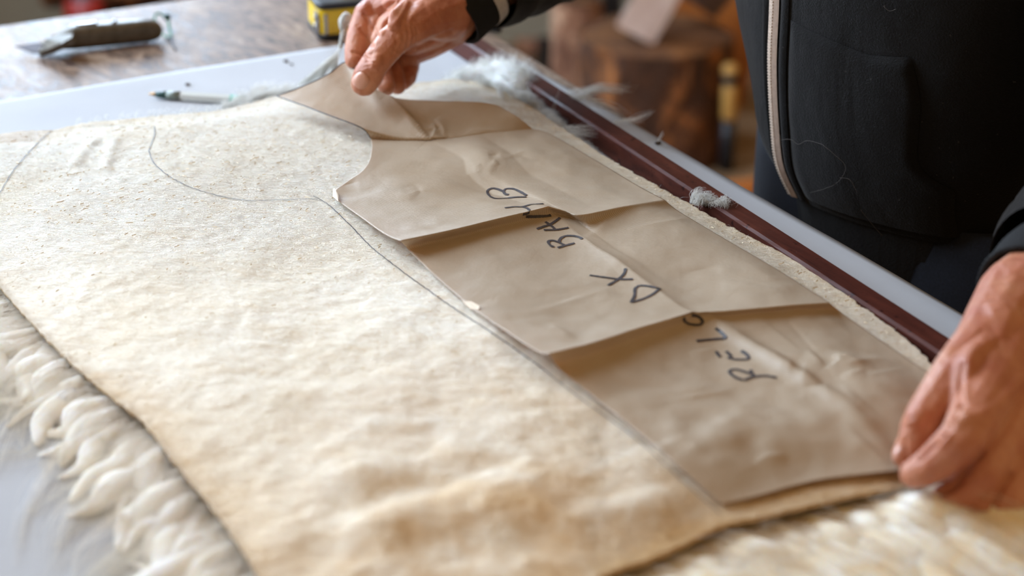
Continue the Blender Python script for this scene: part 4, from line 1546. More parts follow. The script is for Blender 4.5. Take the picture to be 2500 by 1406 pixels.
# little finger
Rh += chain([(1090, 30, 1.368, .018), (1010, 30, 1.384, .0115), (990, 80, 1.384, .0095), (998, 160, 1.362, .0092), (994, 188, 1.345, .0078), (984, 200, 1.338, .0068)])
# heel of the hand
Rh += chain([(1108, 55, 1.352, .018), (1040, 100, 1.352, .0150), (1000, 125, 1.356, .0120), (985, 150, 1.352, .010)])
Rh += chain([(1060, 70, 1.335, .0150), (1000, 100, 1.335, .0120)])
# wrist and forearm
RE = D(1420, -210, 1.46)
RWp = D(*RW)
Rh += [(RWp, .0255, D(1135, -12, 1.338), .0255), (D(1135, -12, 1.338), .0255, D(1190, -55, 1.346), .026), (D(1190, -55, 1.346), .026, (RWp + RE) / 2, .034)]
Rh += chain([(1108, 50, 1.345, .0185), (1125, 25, 1.345, .020)])
# knuckle bumps and tendons
Rh += chain([(1000, 6, 1.300, .0045), (968, 42, 1.2745, .0052), (962, 62, 1.2695, .005)])
Rh += chain([(1040, -8, 1.306, .0055), (985, 3, 1.308, .0058), (955, 8, 1.311, .006)])
Rh += chain([(898, 26, 1.3195, .0062), (893, 34, 1.3205, .0055)])
Rh += chain([(921, 146, 1.264, .0052), (913, 160, 1.2635, .0048)])
RV, RF = fuse(Rh, 0.0010, 5)
# ---- left hand (near)
LW = (2490, 740, .930)
Lh = []
Lh += chain([(2482, 742, .930, .0235), (2400, 850, .888, .0165), (2332, 918, .866, .0128), (2264, 1010, .854, .0104), (2247, 1042, .850, .0100), (2236, 1082, .850, .0086), (2233, 1108, .851, .0072)])
Lh += chain([(2500, 770, .928, .0235), (2440, 900, .880, .0175), (2394, 990, .846, .0138), (2352, 1068, .826, .0114), (2336, 1086, .824, .0110), (2284, 1130, .829, .0096), (2250, 1150, .833, .0082), (2232, 1157, .836, .0074)])
Lh += chain([(2520, 800, .930, .0235), (2500, 960, .880, .0180), (2450, 1070, .852, .0138), (2392, 1162, .838, .0112), (2345, 1208, .838, .0096), (2312, 1216, .838, .0080)])
Lh += chain([(2540, 830, .935, .022), (2560, 1010, .885, .0170), (2515, 1130, .850, .0125), (2455, 1210, .836, .0102), (2405, 1230, .836, .0088), (2372, 1238, .838, .0076)])
# thumb behind the index
Lh += chain([(2440, 860, .915, .0175), (2345, 960, .885, .0125), (2262, 1050, .866, .0098), (2226, 1090, .858, .0086), (2212, 1112, .853, .0072)])
# palm fill
Lh += chain([(2440, 930, .895, .018), (2420, 1060, .866, .014), (2380, 1150, .846, .012)])
Lh += chain([(2520, 900, .900, .020), (2490, 1080, .870, .016), (2430, 1176, .846, .012)])
Lh += chain([(2400, 900, .885, .016), (2350, 1000, .860, .010)])
# knuckles, tendons, wrist bone
Lh += chain([(2440, 820, .888, .0080), (2375, 868, .8655, .0070), (2358, 900, .856, .0066), (2350, 965, .849, .0062)])
Lh += chain([(2336, 1040, .8215, .0052), (2350, 1024, .8235, .0056)])
Lh += chain([(2312, 1072, .8190, .0046), (2304, 1082, .8200, .0042)])
Lh += chain([(2236, 1028, .844, .0056), (2246, 1018, .8445, .0054)])
Lh += chain([(2440, 800, .895, .0150), (2430, 830, .880, .0080)])
LE = D(2760, 520, 1.06)
LWp = D(*LW)
Lh += [(LWp, .0245, D(2540, 690, .955), .026), (D(2540, 690, .955), .026, (LWp + LE) / 2, .034)]
LV, LF = fuse(Lh, 0.0010, 5)



def sculpt(V, F, strokes):
    """press creases (-) and raise tendons (+) along strokes seen from the working side of the hand"""
    F4 = np.array([f if len(f) == 4 else (*f, f[-1]) for f in F])
    e1 = V[F4[:, 2]] - V[F4[:, 0]]; e2 = V[F4[:, 3]] - V[F4[:, 1]]
    fn = np.cross(e1, e2)
    n = np.zeros_like(V)
    for k in range(4):
        np.add.at(n, F4[:, k], fn)
    n /= np.linalg.norm(n, axis=1)[:, None] + 1e-12
    rel = V - CAM
    dep = rel @ FW
    P = np.c_[CX + FPX * (rel @ R_) / dep, CY - FPX * (rel @ UP) / dep]
    facing = -(n * rel).sum(1) / np.linalg.norm(rel, axis=1)
    if np.median(facing[facing != 0]) > 9:
        pass
    w8 = np.clip((facing + 0.05) / 0.35, 0, 1)
    off = np.zeros(len(V))
    for pts, wd, h in strokes:
        d = seg_dist(P, smooth_poly(pts, 14) if len(pts) > 2 else np.asarray(pts, float))
        off += h * np.exp(-(d / wd) ** 2)
    return V + n * (off * w8)[:, None]


qa = lambda L: P2((780, 0), 5.208, L)
qb = lambda L: P2((2100, 720), 2.3425, L)
RV = sculpt(RV, RF, [
    (qa([(560, 180), (640, 280), (750, 450)]), 4, -.0013), (qa([(520, 360), (600, 480), (670, 590)]), 4, -.0016), (qa([(420, 655), (520, 690), (590, 725)]), 4, -.0016),
    (qa([(480, 330), (510, 310)]), 3, -.0006), (qa([(610, 690), (665, 690)]), 2.6, -.0008), (qa([(585, 735), (690, 745)]), 2.6, -.0009), (qa([(600, 780), (710, 800)]), 2.6, -.0008),
    (qa([(570, 850), (650, 835)]), 2.6, -.0006), (qa([(1115, 330), (1135, 450), (1110, 620)]), 4.5, -.0011), (qa([(1175, 340), (1205, 450), (1180, 600)]), 4.5, -.0010),
    (qa([(1230, 350), (1250, 450), (1230, 580)]), 4.5, -.0008), (qa([(1050, 400), (1075, 520), (1000, 640)]), 4.5, -.0009), (qa([(960, 470), (985, 560), (930, 700)]), 4.5, -.0007),
    (qa([(1220, 645), (1500, 470), (1700, 405)]), 4.5, -.0016), (qa([(1440, 520), (1600, 440), (1690, 380)]), 3.5, -.0007),
    (qa([(1040, -10), (960, 110), (890, 210), (815, 300), (780, 430)]), 7, .0016), (qa([(1120, 30), (1040, 180), (965, 290)]), 4.5, .0010),
    (qa([(720, 110), (820, 50), (1000, -10)]), 7, .0012), (qa([(1300, 60), (1180, 180), (1130, 300)]), 6, .0007), (qa([(520, 110), (590, 60)]), 8, .0010),
    (qa([(405, 1010), (450, 950), (520, 920), (600, 950), (645, 1015), (600, 1090), (545, 1140)]), 2.6, -.0007)])
LV = sculpt(LV, LF, [
    (qb([(575, 620), (510, 735), (450, 828), (340, 938)]), 7, -.0022), (qb([(690, 890), (600, 1000), (520, 1105), (400, 1135)]), 8, -.0034), (qb([(860, 1020), (800, 1120), (760, 1210)]), 8, -.0030),
    (qb([(590, 400), (572, 520), (575, 630)]), 8, -.0016), (qb([(245, 725), (300, 700)]), 4, -.0007), (qb([(250, 765), (320, 745)]), 4, -.0007), (qb([(530, 700), (600, 665)]), 4, -.0008),
    (qb([(470, 800), (540, 760)]), 4, -.0008), (qb([(490, 770), (570, 720)]), 4, -.0007), (qb([(800, 240), (700, 290), (640, 330), (610, 420), (600, 590)]), 12, .0012),
    (qb([(700, 250), (760, 300), (740, 350)]), 9, .0008), (qb([(930, 480), (760, 640), (620, 700)]), 11, .0012),
    (qb([(700, 200), (600, 280), (480, 370)]), 8, -.0008), (qb([(250, 830), (262, 900), (272, 945)]), 4, -.0012)])

# ---- body under the clothes (coarse), head, arms
zipx = [(1990, -900), (1935, -500), (1900, -200), (1895, 0), (1889, 150), (1895, 300), (1907, 400), (1944, 482)]
y_hem = D(1944, 482, 1.275)
zip3 = []
for px, py in zipx:
    # the front of the torso leans towards the table with height
    d = 1.275
    for _ in range(20):
        p = D(px, py, d)
        ty = y_hem[1] - 0.20 * (p[2] - y_hem[2]) * 0.474
        d *= 1 + (ty - p[1]) / p[1]
    zip3.append(D(px, py, d))
zip3 = np.array(zip3)
Zp = smooth_poly(zip3[::-1], 90)                 # from hem upwards
a_r = 0.140
hts = Zp[:, 2] - Zp[0, 2]
pyz = np.array([PX(p)[1] for p in Zp])
b_right = np.interp(pyz, [-900, -400, 0, 60, 200, 330, 450, 482], [.10, .150, .150, .142, .115, .092, .058, .045])
b_left = np.interp(pyz, [-900, -400, 0, 300, 480], [.12, .175, .175, .17, .155])
a_f = np.interp(pyz, [-900, -500, 0, 482], [.08, .125, .14, .135])
neck = Zp[-1] - FDp * 0.08
ctrs = Zp - FDp * a_f[:, None]
sh_h = ctrs[-14]
RS = sh_h - SDp * 0.165 + Z * 0.02; LS = sh_h + SDp * 0.185 + Z * 0.02
head_c = ctrs[-1] + FDp * 0.09 + Z * 0.20
pelv = ctrs[0] - Z * 0.02
caps = []
for i in range(4, 80, 8):
    c = ctrs[i]
    for s, bb in ((-1, b_right[i]), (1, b_left[i])):
        caps.append((c, 0.085, c + SDp * s * max(0.0, bb - 0.10), 0.085))
caps += [(ctrs[2], .09, ctrs[80], .09), (sh_h, .09, RS, .05), (sh_h, .09, LS, .05), (ctrs[-10], .07, head_c - Z * 0.09 - FDp * .02, .055)]
hipR = pelv - SDp * 0.07; hipL = pelv + SDp * 0.09
legs = []
for hp in (hipR, hipL):
    foot = np.array([hp[0] + 0.02, hp[1], 0.06])
    knee = (hp + foot) / 2 + FDp * 0.015
    legs.append((hp, knee, foot))
    caps += [(hp, .085, knee, .056), (knee, .056, foot + Z * 0.05, .038), (foot + Z * 0.02, .034, foot + FDp * 0.15 - Z * 0.02, .026)]
caps += [(RS, .05, RE, .040), (RE, .040, (RWp + RE) / 2, .034), (LS, .05, LE, .040), (LE, .040, (LWp + LE) / 2, .034)]
# head with nose, chin, ears
hf = unit(FDp * 0.85 - Z * 0.5); hu = unit(np.cross(hf, SDp));
if hu[2] < 0:
    hu = -hu
caps += [(head_c - hf * .02 + hu * .02, .088, head_c - hf * .005 - hu * .02, .080), (head_c + hf * .02 - hu * .06, .058, head_c + hf * .045 - hu * .085, .034),
         (head_c + hf * .074 + hu * 0.005, .010, head_c + hf * .088 - hu * .030, .012)]
for s in (-1, 1):
    caps += [(head_c + SDp * s * .082 - hf * .005 + hu * .01, .012, head_c + SDp * s * .082 - hf * .002 - hu * .03, .009),
             (head_c + SDp * s * .04 + hf * .055 - hu * .03, .030, head_c + SDp * s * .035 + hf * .055 - hu * .04, .028),
             (head_c + SDp * s * .032 + hf * .070 + hu * .022, .013, head_c + SDp * s * .014 + hf * .078 + hu * .02, .010)]
BV, BF = fuse(caps, 0.006, 3)
V, F = join([(BV, BF), (RV, RF), (LV, LF)])
person = mk('person', V, F, M['skin'], origin=(pelv[0], pelv[1], 0))
tag(person, 'person in black zip hoodie leaning over the table, holding both ends of the paper pattern', 'person')
RHB = bvh_of(RV, RF); LHB = bvh_of(LV, LF)


def nail(bvh, cx, cy, ang, lw, ll, name='fingernail', off=0.0006):
    ca, sa = math.cos(ang), math.sin(ang)
    V, F = [], []
    nr, nsg = 6, 28
    rows = []
    for r in range(nr + 1):
        for q in range(nsg):
            a = 2 * math.pi * q / nsg
            ex = 0.75
            x = math.copysign(abs(math.cos(a)) ** ex, math.cos(a)) * ll / 2 * r / nr
            y = math.copysign(abs(math.sin(a)) ** ex, math.sin(a)) * lw / 2 * r / nr
            p, n = cast(bvh, cx + x * ca - y * sa, cy + x * sa + y * ca, off * (1.0 if r < nr else 0.1))
            if p is None:
                p, n = cast(bvh, cx + 0.6 * (x * ca - y * sa), cy + 0.6 * (x * sa + y * ca), off * 0.1)
            if p is None:
                return None
            V.append(p)
    for r in range(nr):
        for q in range(nsg):
            q2 = (q + 1) % nsg
            F.append((r * nsg + q, r * nsg + q2, (r + 1) * nsg + q2, (r + 1) * nsg + q))
    return mk(name, V, F, M['nail'], person)


nail(RHB, 881, 197, math.radians(128), 40, 40)
nail(LHB, 2189, 1106, math.radians(110), 15, 36)

# ---- jacket: torso shell
nth = 120
jz = Zp[:84]
V = []
ths = np.linspace(0, 2 * math.pi, nth, endpoint=False)
def torso_pt(i, th, off=0.0):
    """th=0 at the zip, positive towards the person's left"""
    i0 = int(np.clip(math.floor(i), 0, len(Zp) - 2)); f = min(max(i - i0, 0), 1)
    c = ctrs[i0] * (1 - f) + ctrs[i0 + 1] * f
    a = a_f[i0] * (1 - f) + a_f[i0 + 1] * f
    bl_ = b_left[i0] * (1 - f) + b_left[i0 + 1] * f
    br_ = b_right[i0] * (1 - f) + b_right[i0 + 1] * f
    b = bl_ if math.sin(th) >= 0 else br_
    co, si = math.cos(th), math.sin(th)
    ex = 0.92
    w = 0.0022 * vn(th * 2.2 + 40, i * 0.10) * 2 + 0.003 * vn(th * 0.9 + i * 0.04, i * 0.12 + 7)
    w *= min(1, abs(math.sin(th / 2)) * 6)
    p = c + FDp * (math.copysign(abs(co) ** ex, co) * (a + off + w)) + SDp * (math.copysign(abs(si) ** ex, si) * (b + off + w))
    return p


ni = 84
for i in range(ni):
    for th in ths:
        V.append(torso_pt(i, th))
F = []
for i in range(ni - 1):
    for q in range(nth):
        q2 = (q + 1) % nth
        F.append((i * nth + q, i * nth + q2, (i + 1) * nth + q2, (i + 1) * nth + q))
F.append(tuple((ni - 1) * nth + q for q in range(nth)))
SVf, SFf = fuse([(ctrs[58], .10, ctrs[74], .105), (sh_h, .100, RS, .074), (sh_h, .100, LS, .074), (ctrs[60], .10, RS - Z * .03, .070), (ctrs[60], .10, LS - Z * .03, .070),
                 (ctrs[-10] - FDp * .02, .092, ctrs[-5] - FDp * .02 + Z * .01, .088), (ctrs[-9] - FDp * .07 - SDp * .06, .05, ctrs[-9] - FDp * .07 + SDp * .06, .05),
                 (ctrs[-14] - FDp * .10 - Z * .02 - SDp * .05, .05, ctrs[-14] - FDp * .10 - Z * .02 + SDp * .05, .05)], 0.006, 6)
V, F = join([(V, F), (SVf, SFf)])
jacket = mk('jacket', V, F, M['jersey'], person)
# ribbed hem turned in below
V = []
for j in range(8):
    t = j / 7
    for q, th in enumerate(ths):
        p = torso_pt(0, th, -0.004 - 0.012 * t + 0.0012 * math.cos(q * math.pi))
        V.append(p - Z * 0.055 * t)
F = []
for i in range(7):
    for q in range(nth):
        q2 = (q + 1) % nth
        F.append((i * nth + q, (i + 1) * nth + q, (i + 1) * nth + q2, i * nth + q2))
mk('hem', V, F, M['rib'], jacket)


# zip tape with rows of teeth
def strip(i0, i1, th0, th1, off, n=80, m=6):
    V = []
    for i in np.linspace(i0, i1, n):
        for k in range(m):
            t = k / (m - 1)
            th = th0 + (th1 - th0) * t
            V.append(torso_pt(i, th, off * (0.5 + 0.5 * math.sin(math.pi * t))))
    return V, grid_faces(n, m)


zipper = mk('zipper', *strip(0.5, 83, -0.026, 0.026, 0.0040), M['zip_tape'], jacket)
teeth = []
nt = 160
for q in range(nt):
    i = 1 + 81.5 * q / nt
    p = torso_pt(i, 0.0, 0.0038)
    up = unit(torso_pt(min(i + 1, 83), 0.0) - torso_pt(i, 0.0))
    teeth.append(box(p, unit(np.cross(up, FDp)), FDp, up, 0.0036, 0.0012, 0.0013))
mk('zipper_teeth', *join(teeth), M['zip_tooth'], jacket, smooth=False)
# facings beside the zip
mk('placket', *strip(0.5, 83, 0.034, 0.075, 0.0030), M['jersey'], jacket)
mk('placket', *strip(0.5, 83, -0.075, -0.034, 0.0030), M['jersey'], jacket)


def pix_torso(px, py):
    """invert: (i, th) of the torso surface seen at pixel, by search"""
    best = None
    for i in np.linspace(0, 83, 84):
        for th in np.linspace(0.03, 1.9, 60):
            a, b = PX(torso_pt(i, th))
            e = (a - px) ** 2 + (b - py) ** 2
            if best is None or e < best[0]:
                best = (e, i, th)
    return best[1], best[2]


# pouch pocket: a raised panel between zip and pocket mouth
ptop = [(1922, 52), (2000, 92), (2110, 126), (2228, 136)]
pmou = [(2228, 136), (2240, 250), (2246, 380), (2275, 440), (2335, 472)]
tA = np.array([pix_torso(*p) for p in ptop]); tB = np.array([pix_torso(*p) for p in pmou])
topc = smooth_poly(tA, 30); mou = smooth_poly(tB, 30)
V = []
nr = 40
for q in range(30):
    i_t, th_t = topc[q]
    # bottom of the pocket = the hem; the mouth side follows the curve
    for r in range(nr):
        f = r / (nr - 1)
        i = i_t * (1 - f) + 2 * f
        th_edge = np.interp(i, mou[::-1, 0], mou[::-1, 1]) if i > mou[-1, 0] else mou[-1, 1]
        th = 0.085 + (th_edge - 0.085) * (q / 29)
        e = min(1, min(q, 29 - q) / 2.0 + 0.15, r / 2.0 + 0.15)
        V.append(torso_pt(i, th, 0.0045 * e))
mk('pocket', V, grid_faces(30, nr), M['jersey'], jacket)
# own-right pocket seam, a short strip left of the zip
# sleeves
def sleeve(S0, E0, W0, cuff_dir, r_up, r_el, r_wr, cuff_r, cuff_len, stripe):
    path = smooth_poly([S0, S0 * .5 + E0 * .5, E0, E0 * .55 + W0 * .45, W0], 60)
    rr = np.interp(np.linspace(0, 1, 60), [0, .25, .5, .8, .95, 1], [r_up, r_up * .95, r_el, (r_el + r_wr) / 2 + .004, r_wr + .006, r_wr - .001])
    P = []
    n = 40
    V, F = tube(path, list(rr), n, cap=False)
    V = [np.asarray(v) + unit(np.asarray(v) - path[i // n]) * 0.004 * (vn(i // n * 0.35, (i % n) * 0.25) + vn(i // n * 0.8 + 5, (i % n) * 0.15)) for i, v in enumerate(V)]
    o = mk('sleeve', V, F, M['jersey'], jacket)
    return o


def cuff(parent, a, d, L, r0, r1, stripe):
    n = 120
    V = []
    rows = [(-0.02, r0 - .0035), (0.0, r0 - .0005), (0.03, r0), (0.25, r0 + .0003), (0.6, r1), (0.97, r1), (1.0, r1 - .001)]
    rows = [(t, r) for t, r in rows]
    T_ = np.linspace(0, 1, 26)
    Vt = tube([a + d * L * t for t in T_], [np.interp(t, [x[0] for x in rows], [x[1] for x in rows]) for t in T_], n, cap=False)
    V = []
    for i, v in enumerate(Vt[0]):
        c = a + d * L * T_[i // n]
        V.append(c + (np.asarray(v) - c) * (1 + 0.012 * (1 if (i % n) % 2 else -1)))
    # thickness lip turned inwards
    c_ = mk('cuff', V, Vt[1], M['rib'], jacket)
    md = c_.modifiers.new('thickness', 'SOLIDIFY'); md.thickness = 0.003; md.offset = -1
    if stripe:
        t0, t1 = stripe
        T2 = np.linspace(t0, t1, 8)
        V2, F2 = tube([a + d * L * t for t in T2], [np.interp(t, [x[0] for x in rows], [x[1] for x in rows]) + 0.0008 for t in T2], n, cap=False)
        V2 = [a + d * L * T2[i // n] + (np.asarray(v) - (a + d * L * T2[i // n])) * (1 + 0.012 * (1 if (i % n) % 2 else -1)) for i, v in enumerate(V2)]
        mk('cuff_stripe', V2, F2, M['stripe'], jacket)['label'] = 'pale stripe round the black cuff'


rd = unit(D(1190, -52, 1.348) - D(1098, 40, 1.334))
ca_ = D(1098, 36, 1.334)
cl = 0.034
cuff_end = ca_ + rd * cl
sl = sleeve(RS, RE, cuff_end, rd, .066, .060, .036, 0, 0, None)
cuff(sl, ca_, rd, cl * 1.08, .0300, .0310, (0.62, 0.90))
ld = unit(D(2585, 640, .985) - D(2492, 722, .938))
la = D(2500, 716, .940)
sl2 = sleeve(LS, LE, la + ld * 0.045, ld, .066, .060, .038, 0, 0, None)
cuff(sl2, la, ld, 0.05, .0275, .030, None)
# jeans
for (hp, knee, foot) in legs:
    path = smooth_poly([hp + Z * .03, (hp + knee) / 2, knee, (knee + foot) / 2, foot + Z * .02], 40)
    V, F = tube(path, list(np.interp(np.linspace(0, 1, 40), [0, .1, .5, 1], [.098, .098, .07, .062])), 32)
    mk('jeans', V, F, M['denim'], person)
for (hp, knee, foot) in legs:
    V, F = tube(smooth_poly([foot - FDp * .07 - Z * .02, foot - Z * .015, foot + FDp * .09 - Z * .022, foot + FDp * .19 - Z * .03], 20), [(.028, .030), (.04, .04)] + [(.042, .042)] * 8 + [(.036, .043)] * 6 + [(.028, .04), (.024, .034), (.016, .024), (.006, .01)], 20)
    mk('shoe', V, F, M['shoe'], person)
V, F = fuse([(head_c - hf * .035 + hu * .045, .084, head_c - hf * .035 - hu * .01, .082)], 0.006, 2)
mk('hair', V, F, M['hair'], person)

# loose hairs caught on the jacket
JB = bvh_of([np.array(v.co) + np.array(person.location) for v in jacket.data.vertices], [tuple(p.vertices) for p in jacket.data.polygons])
hairs = []
for pts in ([(1922, 335), (1945, 334), (1962, 345), (1985, 336), (2020, 345)], [(2020, 345), (2050, 370), (2075, 400), (2050, 440), (1990, 460)], [(2060, 425), (2085, 430), (2102, 462)], [(1912, 300), (1925, 360), (1930, 420), (1934, 462)], [(2110, 500), (2150, 550), (2200, 600)], [(2165, 8), (2180, 20), (2195, 15)]):
    q = smooth_poly(pts, 30)
    P3 = [cast(JB, a, b, 0.0052)[0] for a, b in q]
    P3 = [p for p in P3 if p is not None]
    if len(P3) > 3:
        hairs.append(tube(P3, 0.00008, 4))
M['loose_hair'] = simple('pale_loose_hair', rgb(112, 104, 98), 0.6)
for h in hairs:
    mk('loose_hair', *h, M['loose_hair'], jacket)

# ------------------------------------------------------------------ background things
def blob_log(name, base, axis, L, r0, r1, bark, endm, label, cat, seed, lump=0.08, n=40, m=14, group=None, squash=1.0):
    """a length of trunk: bark body + sawn ends"""
    axis = unit(axis)
    ref = Z if abs(axis[2]) < 0.9 else X
    s1 = unit(np.cross(axis, ref)); s2 = np.cross(axis, s1)
    V = []
    for i in range(m):
        t = i / (m - 1)
        for q in range(n):
            a = 2 * math.pi * q / n
            r = (r0 * (1 - t) + r1 * t) * (1 + lump * 2 * vn(math.cos(a) * 2 + seed + 9, math.sin(a) * 2 + t * 1.2 + 9) + lump * vn(math.cos(a) * 6 + seed + 20, math.sin(a) * 6 + t * 5 + 20))
            V.append(base + axis * L * t + s1 * r * math.cos(a) + s2 * r * math.sin(a) * squash)
    F = []
    for i in range(m - 1):
        for q in range(n):
            q2 = (q + 1) % n
            F.append((i * n + q, i * n + q2, (i + 1) * n + q2, (i + 1) * n + q))
    e = thing(name, base, label, cat, group)
    mk('bark', V, F, bark, e)
    for i, sgn in ((0, -1), (m - 1, 1)):
        ring = V[i * n:(i + 1) * n]
        c = np.mean(ring, axis=0)
        VV = [c + (np.asarray(p) - c) * f + axis * sgn * h for f, h in ((1.0, 0.0), (0.96, 0.004), (0.5, 0.006)) for p in ring] + [c + axis * sgn * 0.006]
        FF = []
        for k in range(2):
            for q in range(n):
                q2 = (q + 1) % n
                FF.append((k * n + q, k * n + q2, (k + 1) * n + q2, (k + 1) * n + q))
        FF += [(2 * n + q, 2 * n + (q + 1) % n, 3 * n) for q in range(n)]
        mk('cut_face', VV, FF, endm, e)
    return e


def split_log(name, base, d, up, L, w, h, mat, label, cat, group=None):
    """split firewood billet with a triangular section"""
    d = unit(d); s = unit(np.cross(d, up)); up2 = np.cross(s, d)
    V, F = [], []
    prof = [(-w / 2, -h / 2), (-w * .25, -h * .52), (w / 4, -h * .5), (w / 2, -h / 2), (w * .42, 0), (w * .18, h * .42), (0, h / 2), (-w * .22, h * .4), (-w * .45, 0)]
    n = 16
    for i in range(n):
        t = i / (n - 1)
        for j, (a, b) in enumerate(prof):
            k = 1 + 0.12 * vn(t * 4 + j * 3.1, j * 1.7 + L)
            V.append(base + d * (t - .5) * L + s * a * k + up2 * b * k)
    k = len(prof)
    for i in range(n - 1):
        for j in range(k):
            F.append((i * k + j, i * k + (j + 1) % k, (i + 1) * k + (j + 1) % k, (i + 1) * k + j))
    F += [tuple(range(k - 1, -1, -1)), tuple((n - 1) * k + j for j in range(k))]
    o = mk(name, V, F, mat, smooth=False, origin=base)
    return tag(o, label, cat, group)


def G0(px, py):
    d = ray(px, py)
    return CAM + d * (-CAM[2] / d[2])


SB0 = G0(1612, 425)
sr = 0.158
sc_ = np.array([SB0[0], SB0[1] + sr * 0.96, 0.0])
sh = 0.255
blob_log('chopping_block', sc_, Z, sh, sr * 1.02, sr, M['bark'], M['endgrain'], 'squat brown tree stump chopping block standing on the floor behind the table', 'stump', 1.0, 0.07, 56, 18)


def atd(px, py, y):
    d = ray(px, py)
    return CAM + d * (y / d[1])


yb = sc_[1]
blob_log('tree_log', np.array([*G0(1408, 300)[:2], 0.0]) * [1, 1, 1] + np.array([0, 0.09, 0]), Z, 0.255, 0.060, 0.055, M['bark_pale'], M['endgrain'], 'upright log with pale flaking bark beside the chopping block', 'log', 4.0, 0.12)
lp = atd(1605, 45, yb - 0.02)
split_log('firewood', np.array([lp[0] - .005, yb - 0.03, sh + 0.106]), unit(np.array([0.45, 0.1, 0.85])), Y, 0.20, 0.085, 0.075, M['split_wood'], 'pale split log leaning upright on top of the chopping block', 'firewood', 'split logs on the chopping block')
lp = atd(1700, 50, yb - 0.0)
split_log('firewood', np.array([lp[0] - .005, yb + 0.10, sh + 0.090]), unit(np.array([0.72, 0.1, -0.55])), Y, 0.17, 0.06, 0.07, M['grey_wood'], 'weathered grey split log slanting over the chopping block', 'firewood', 'split logs on the chopping block')
lp = atd(1765, 70, yb + 0.28)
split_log('wood_slab', np.array([lp[0], yb + 0.30, 0.30]), unit(np.array([0.15, 0.0, 0.9])), Y, 0.62, 0.20, 0.06, M['orange_wood'], 'orange-brown wooden slab standing behind the chopping block', 'slab')
# dark uprights behind
for px, w, lab in ((1434, .030, 'dark charred post behind the pale log'), (1498, .021, 'slim dark post rising between pale log and split logs')):
    b = G0(px, 262 if px < 1450 else 270)
    V, F = box((b[0], b[1] + 0.16, 0.45), X, Y, Z, w * 2, w * 2, 0.9, 0.004)
    V = [np.asarray(v) + np.array([0.006 * vn(v[2] * 9, v[0] * 30), 0, 0]) for v in V]
    tag(mk('wooden_post', V, F, M['dark_wood'], origin=(b[0], b[1] + 0.16, 0)), lab, 'post', 'dark posts by the wall')
# tool leaning by the stump
tb = G0(1776, 416)
tool = thing('hand_tool', tb, 'wooden-handled tool with black collar standing against the chopping block', 'tool')
tp = lambda px, py: atd(px, py, tb[1])
mk('shaft', *tube([tp(1772, 412), tp(1776, 350), tp(1779, 292)], [.017, .017, .016], 14), M['black'], tool)
mk('grip', *tube([tp(1779, 292), tp(1780, 285), tp(1782, 220), tp(1782, 200)], [.013, .0165, .0165, .015], 18), M['tool_wood'], tool)
mk('collar', *tube([tp(1782, 203), tp(1783, 182)], [.018, .018], 18), M['black'], tool)
mk('knob', *tube([tp(1783, 183), tp(1783, 176), tp(1783, 162), tp(1783, 156)], [.014, .017, .016, .009], 18), M['tool_wood'], tool)
# plank on floor behind the jeans
pk = G0(1872, 482)
split_log('wooden_plank', np.array([pk[0] + .01, pk[1], 0.024]), unit([0.9, 0.3, 0]), Z, 0.34, 0.07, 0.045, M['orange_wood'], 'orange-brown plank on the floor between stump and jeans', 'plank')
pk = G0(1292, 150)
blob_log('wood_offcut', np.array([pk[0] - .03, pk[1] + .02, 0.026]), unit([0.8, 0.25, 0]), 0.085, 0.024, 0.022, M['bark_pale'], M['endgrain'], 'short pale offcut on the floor beyond the table corner', 'offcut', 7.0)
pk = G0(1345, 185)
split_log('wood_chunk', np.array([pk[0], pk[1] + .02, 0.045]), unit([0.1, 0.2, 0.9]), Y, 0.085, 0.07, 0.06, M['dark_wood'], 'dark chunk of wood beside the pale log', 'wood')
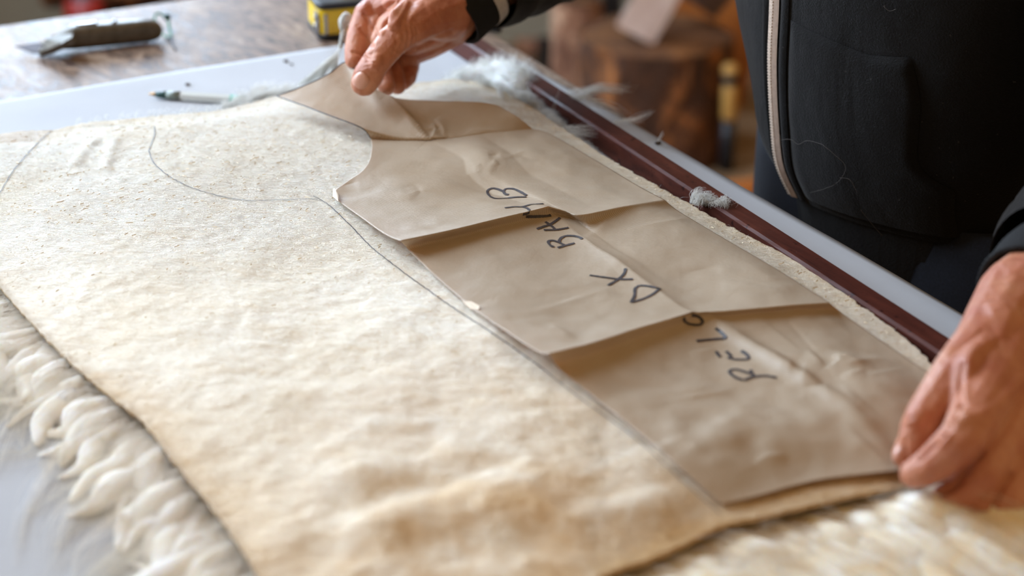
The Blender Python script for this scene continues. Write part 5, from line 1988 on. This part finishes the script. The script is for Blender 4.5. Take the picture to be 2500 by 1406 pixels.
# far left beyond the table
pk = atd(205, 25, 3.9)
V, F = tube([(pk[0], 3.9, 0.0), (pk[0], 3.9, pk[2] + .02), (pk[0], 3.9, pk[2] + .028)], [.046, .044, .030], 28)
can = thing('red_can', (pk[0], 3.9, 0), 'red can standing on the floor beyond the far edge of the table', 'can')
mk('body', V, F, M['red'], can)
mk('lid', *tube([(pk[0], 3.9, pk[2] + .026), (pk[0], 3.9, pk[2] + .034)], [.028, .024], 24), M['black'], can)
pk = atd(270, -8, 4.0)
blob_log('tree_log', np.array([atd(110, 2, 4.05)[0], 4.08, 0.205]), X, 0.33, 0.06, 0.056, M['bark'], M['endgrain'], 'dark brown log lying on a low block beyond the far table edge', 'log', 11.0)
pk = atd(270, 0, 4.08)
tag(mk('wooden_block', *box((pk[0] + .03, 4.1, 0.07), X, Y, Z, 0.26, 0.12, 0.14, 0.006), M['dark_wood'], origin=(pk[0] + .03, 4.1, 0)), 'dark block under the brown log beyond the table', 'block')

# ------------------------------------------------------------------ light
def area(name, loc, target, sx, sy, energy, color):
    l = bpy.data.lights.new(name, 'AREA')
    l.shape = 'RECTANGLE'; l.size = sx; l.size_y = sy
    l.energy = energy; l.color = color
    o = bpy.data.objects.new(name, l)
    COL.objects.link(o)
    o.location = loc
    d = Vector(target) - Vector(loc)
    o.rotation_euler = d.to_track_quat('-Z', 'Z').to_euler()
    return o


area('daylight_back_window', ((WX0 + WX1) / 2, WALL_Y - 0.03, (WZ0 + WZ1) / 2), ((WX0 + WX1) / 2, 0, (WZ0 + WZ1) / 2 - 0.9), WX1 - WX0, WZ1 - WZ0, 80, (0.60, 0.78, 1.0))
area('fill_side_window', (LX + 0.03, (LY0 + LY1) / 2, 1.675), (0.0, (LY0 + LY1) / 2, 0.9), LY1 - LY0, 1.35, 112, (0.65, 0.805, 1.0))  # fill light set in the added side window
wd = bpy.data.worlds.new('room_light')
SC.world = wd
wd.use_nodes = True
bg = wd.node_tree.nodes['Background']
bg.inputs['Color'].default_value = (1.0, 0.65, 0.31, 1)
bg.inputs['Strength'].default_value = 0.38

SC.view_settings.view_transform = 'Standard'
SC.view_settings.look = 'None'
SC.view_settings.exposure = 0.22
SC.view_settings.gamma = 1.0
SC.view_settings.use_curve_mapping = False
SC.render.film_transparent = False
SC.cycles.adaptive_threshold = 0.04
SC.cycles.max_bounces = 8
SC.cycles.diffuse_bounces = 5
SC.cycles.transmission_bounces = 8
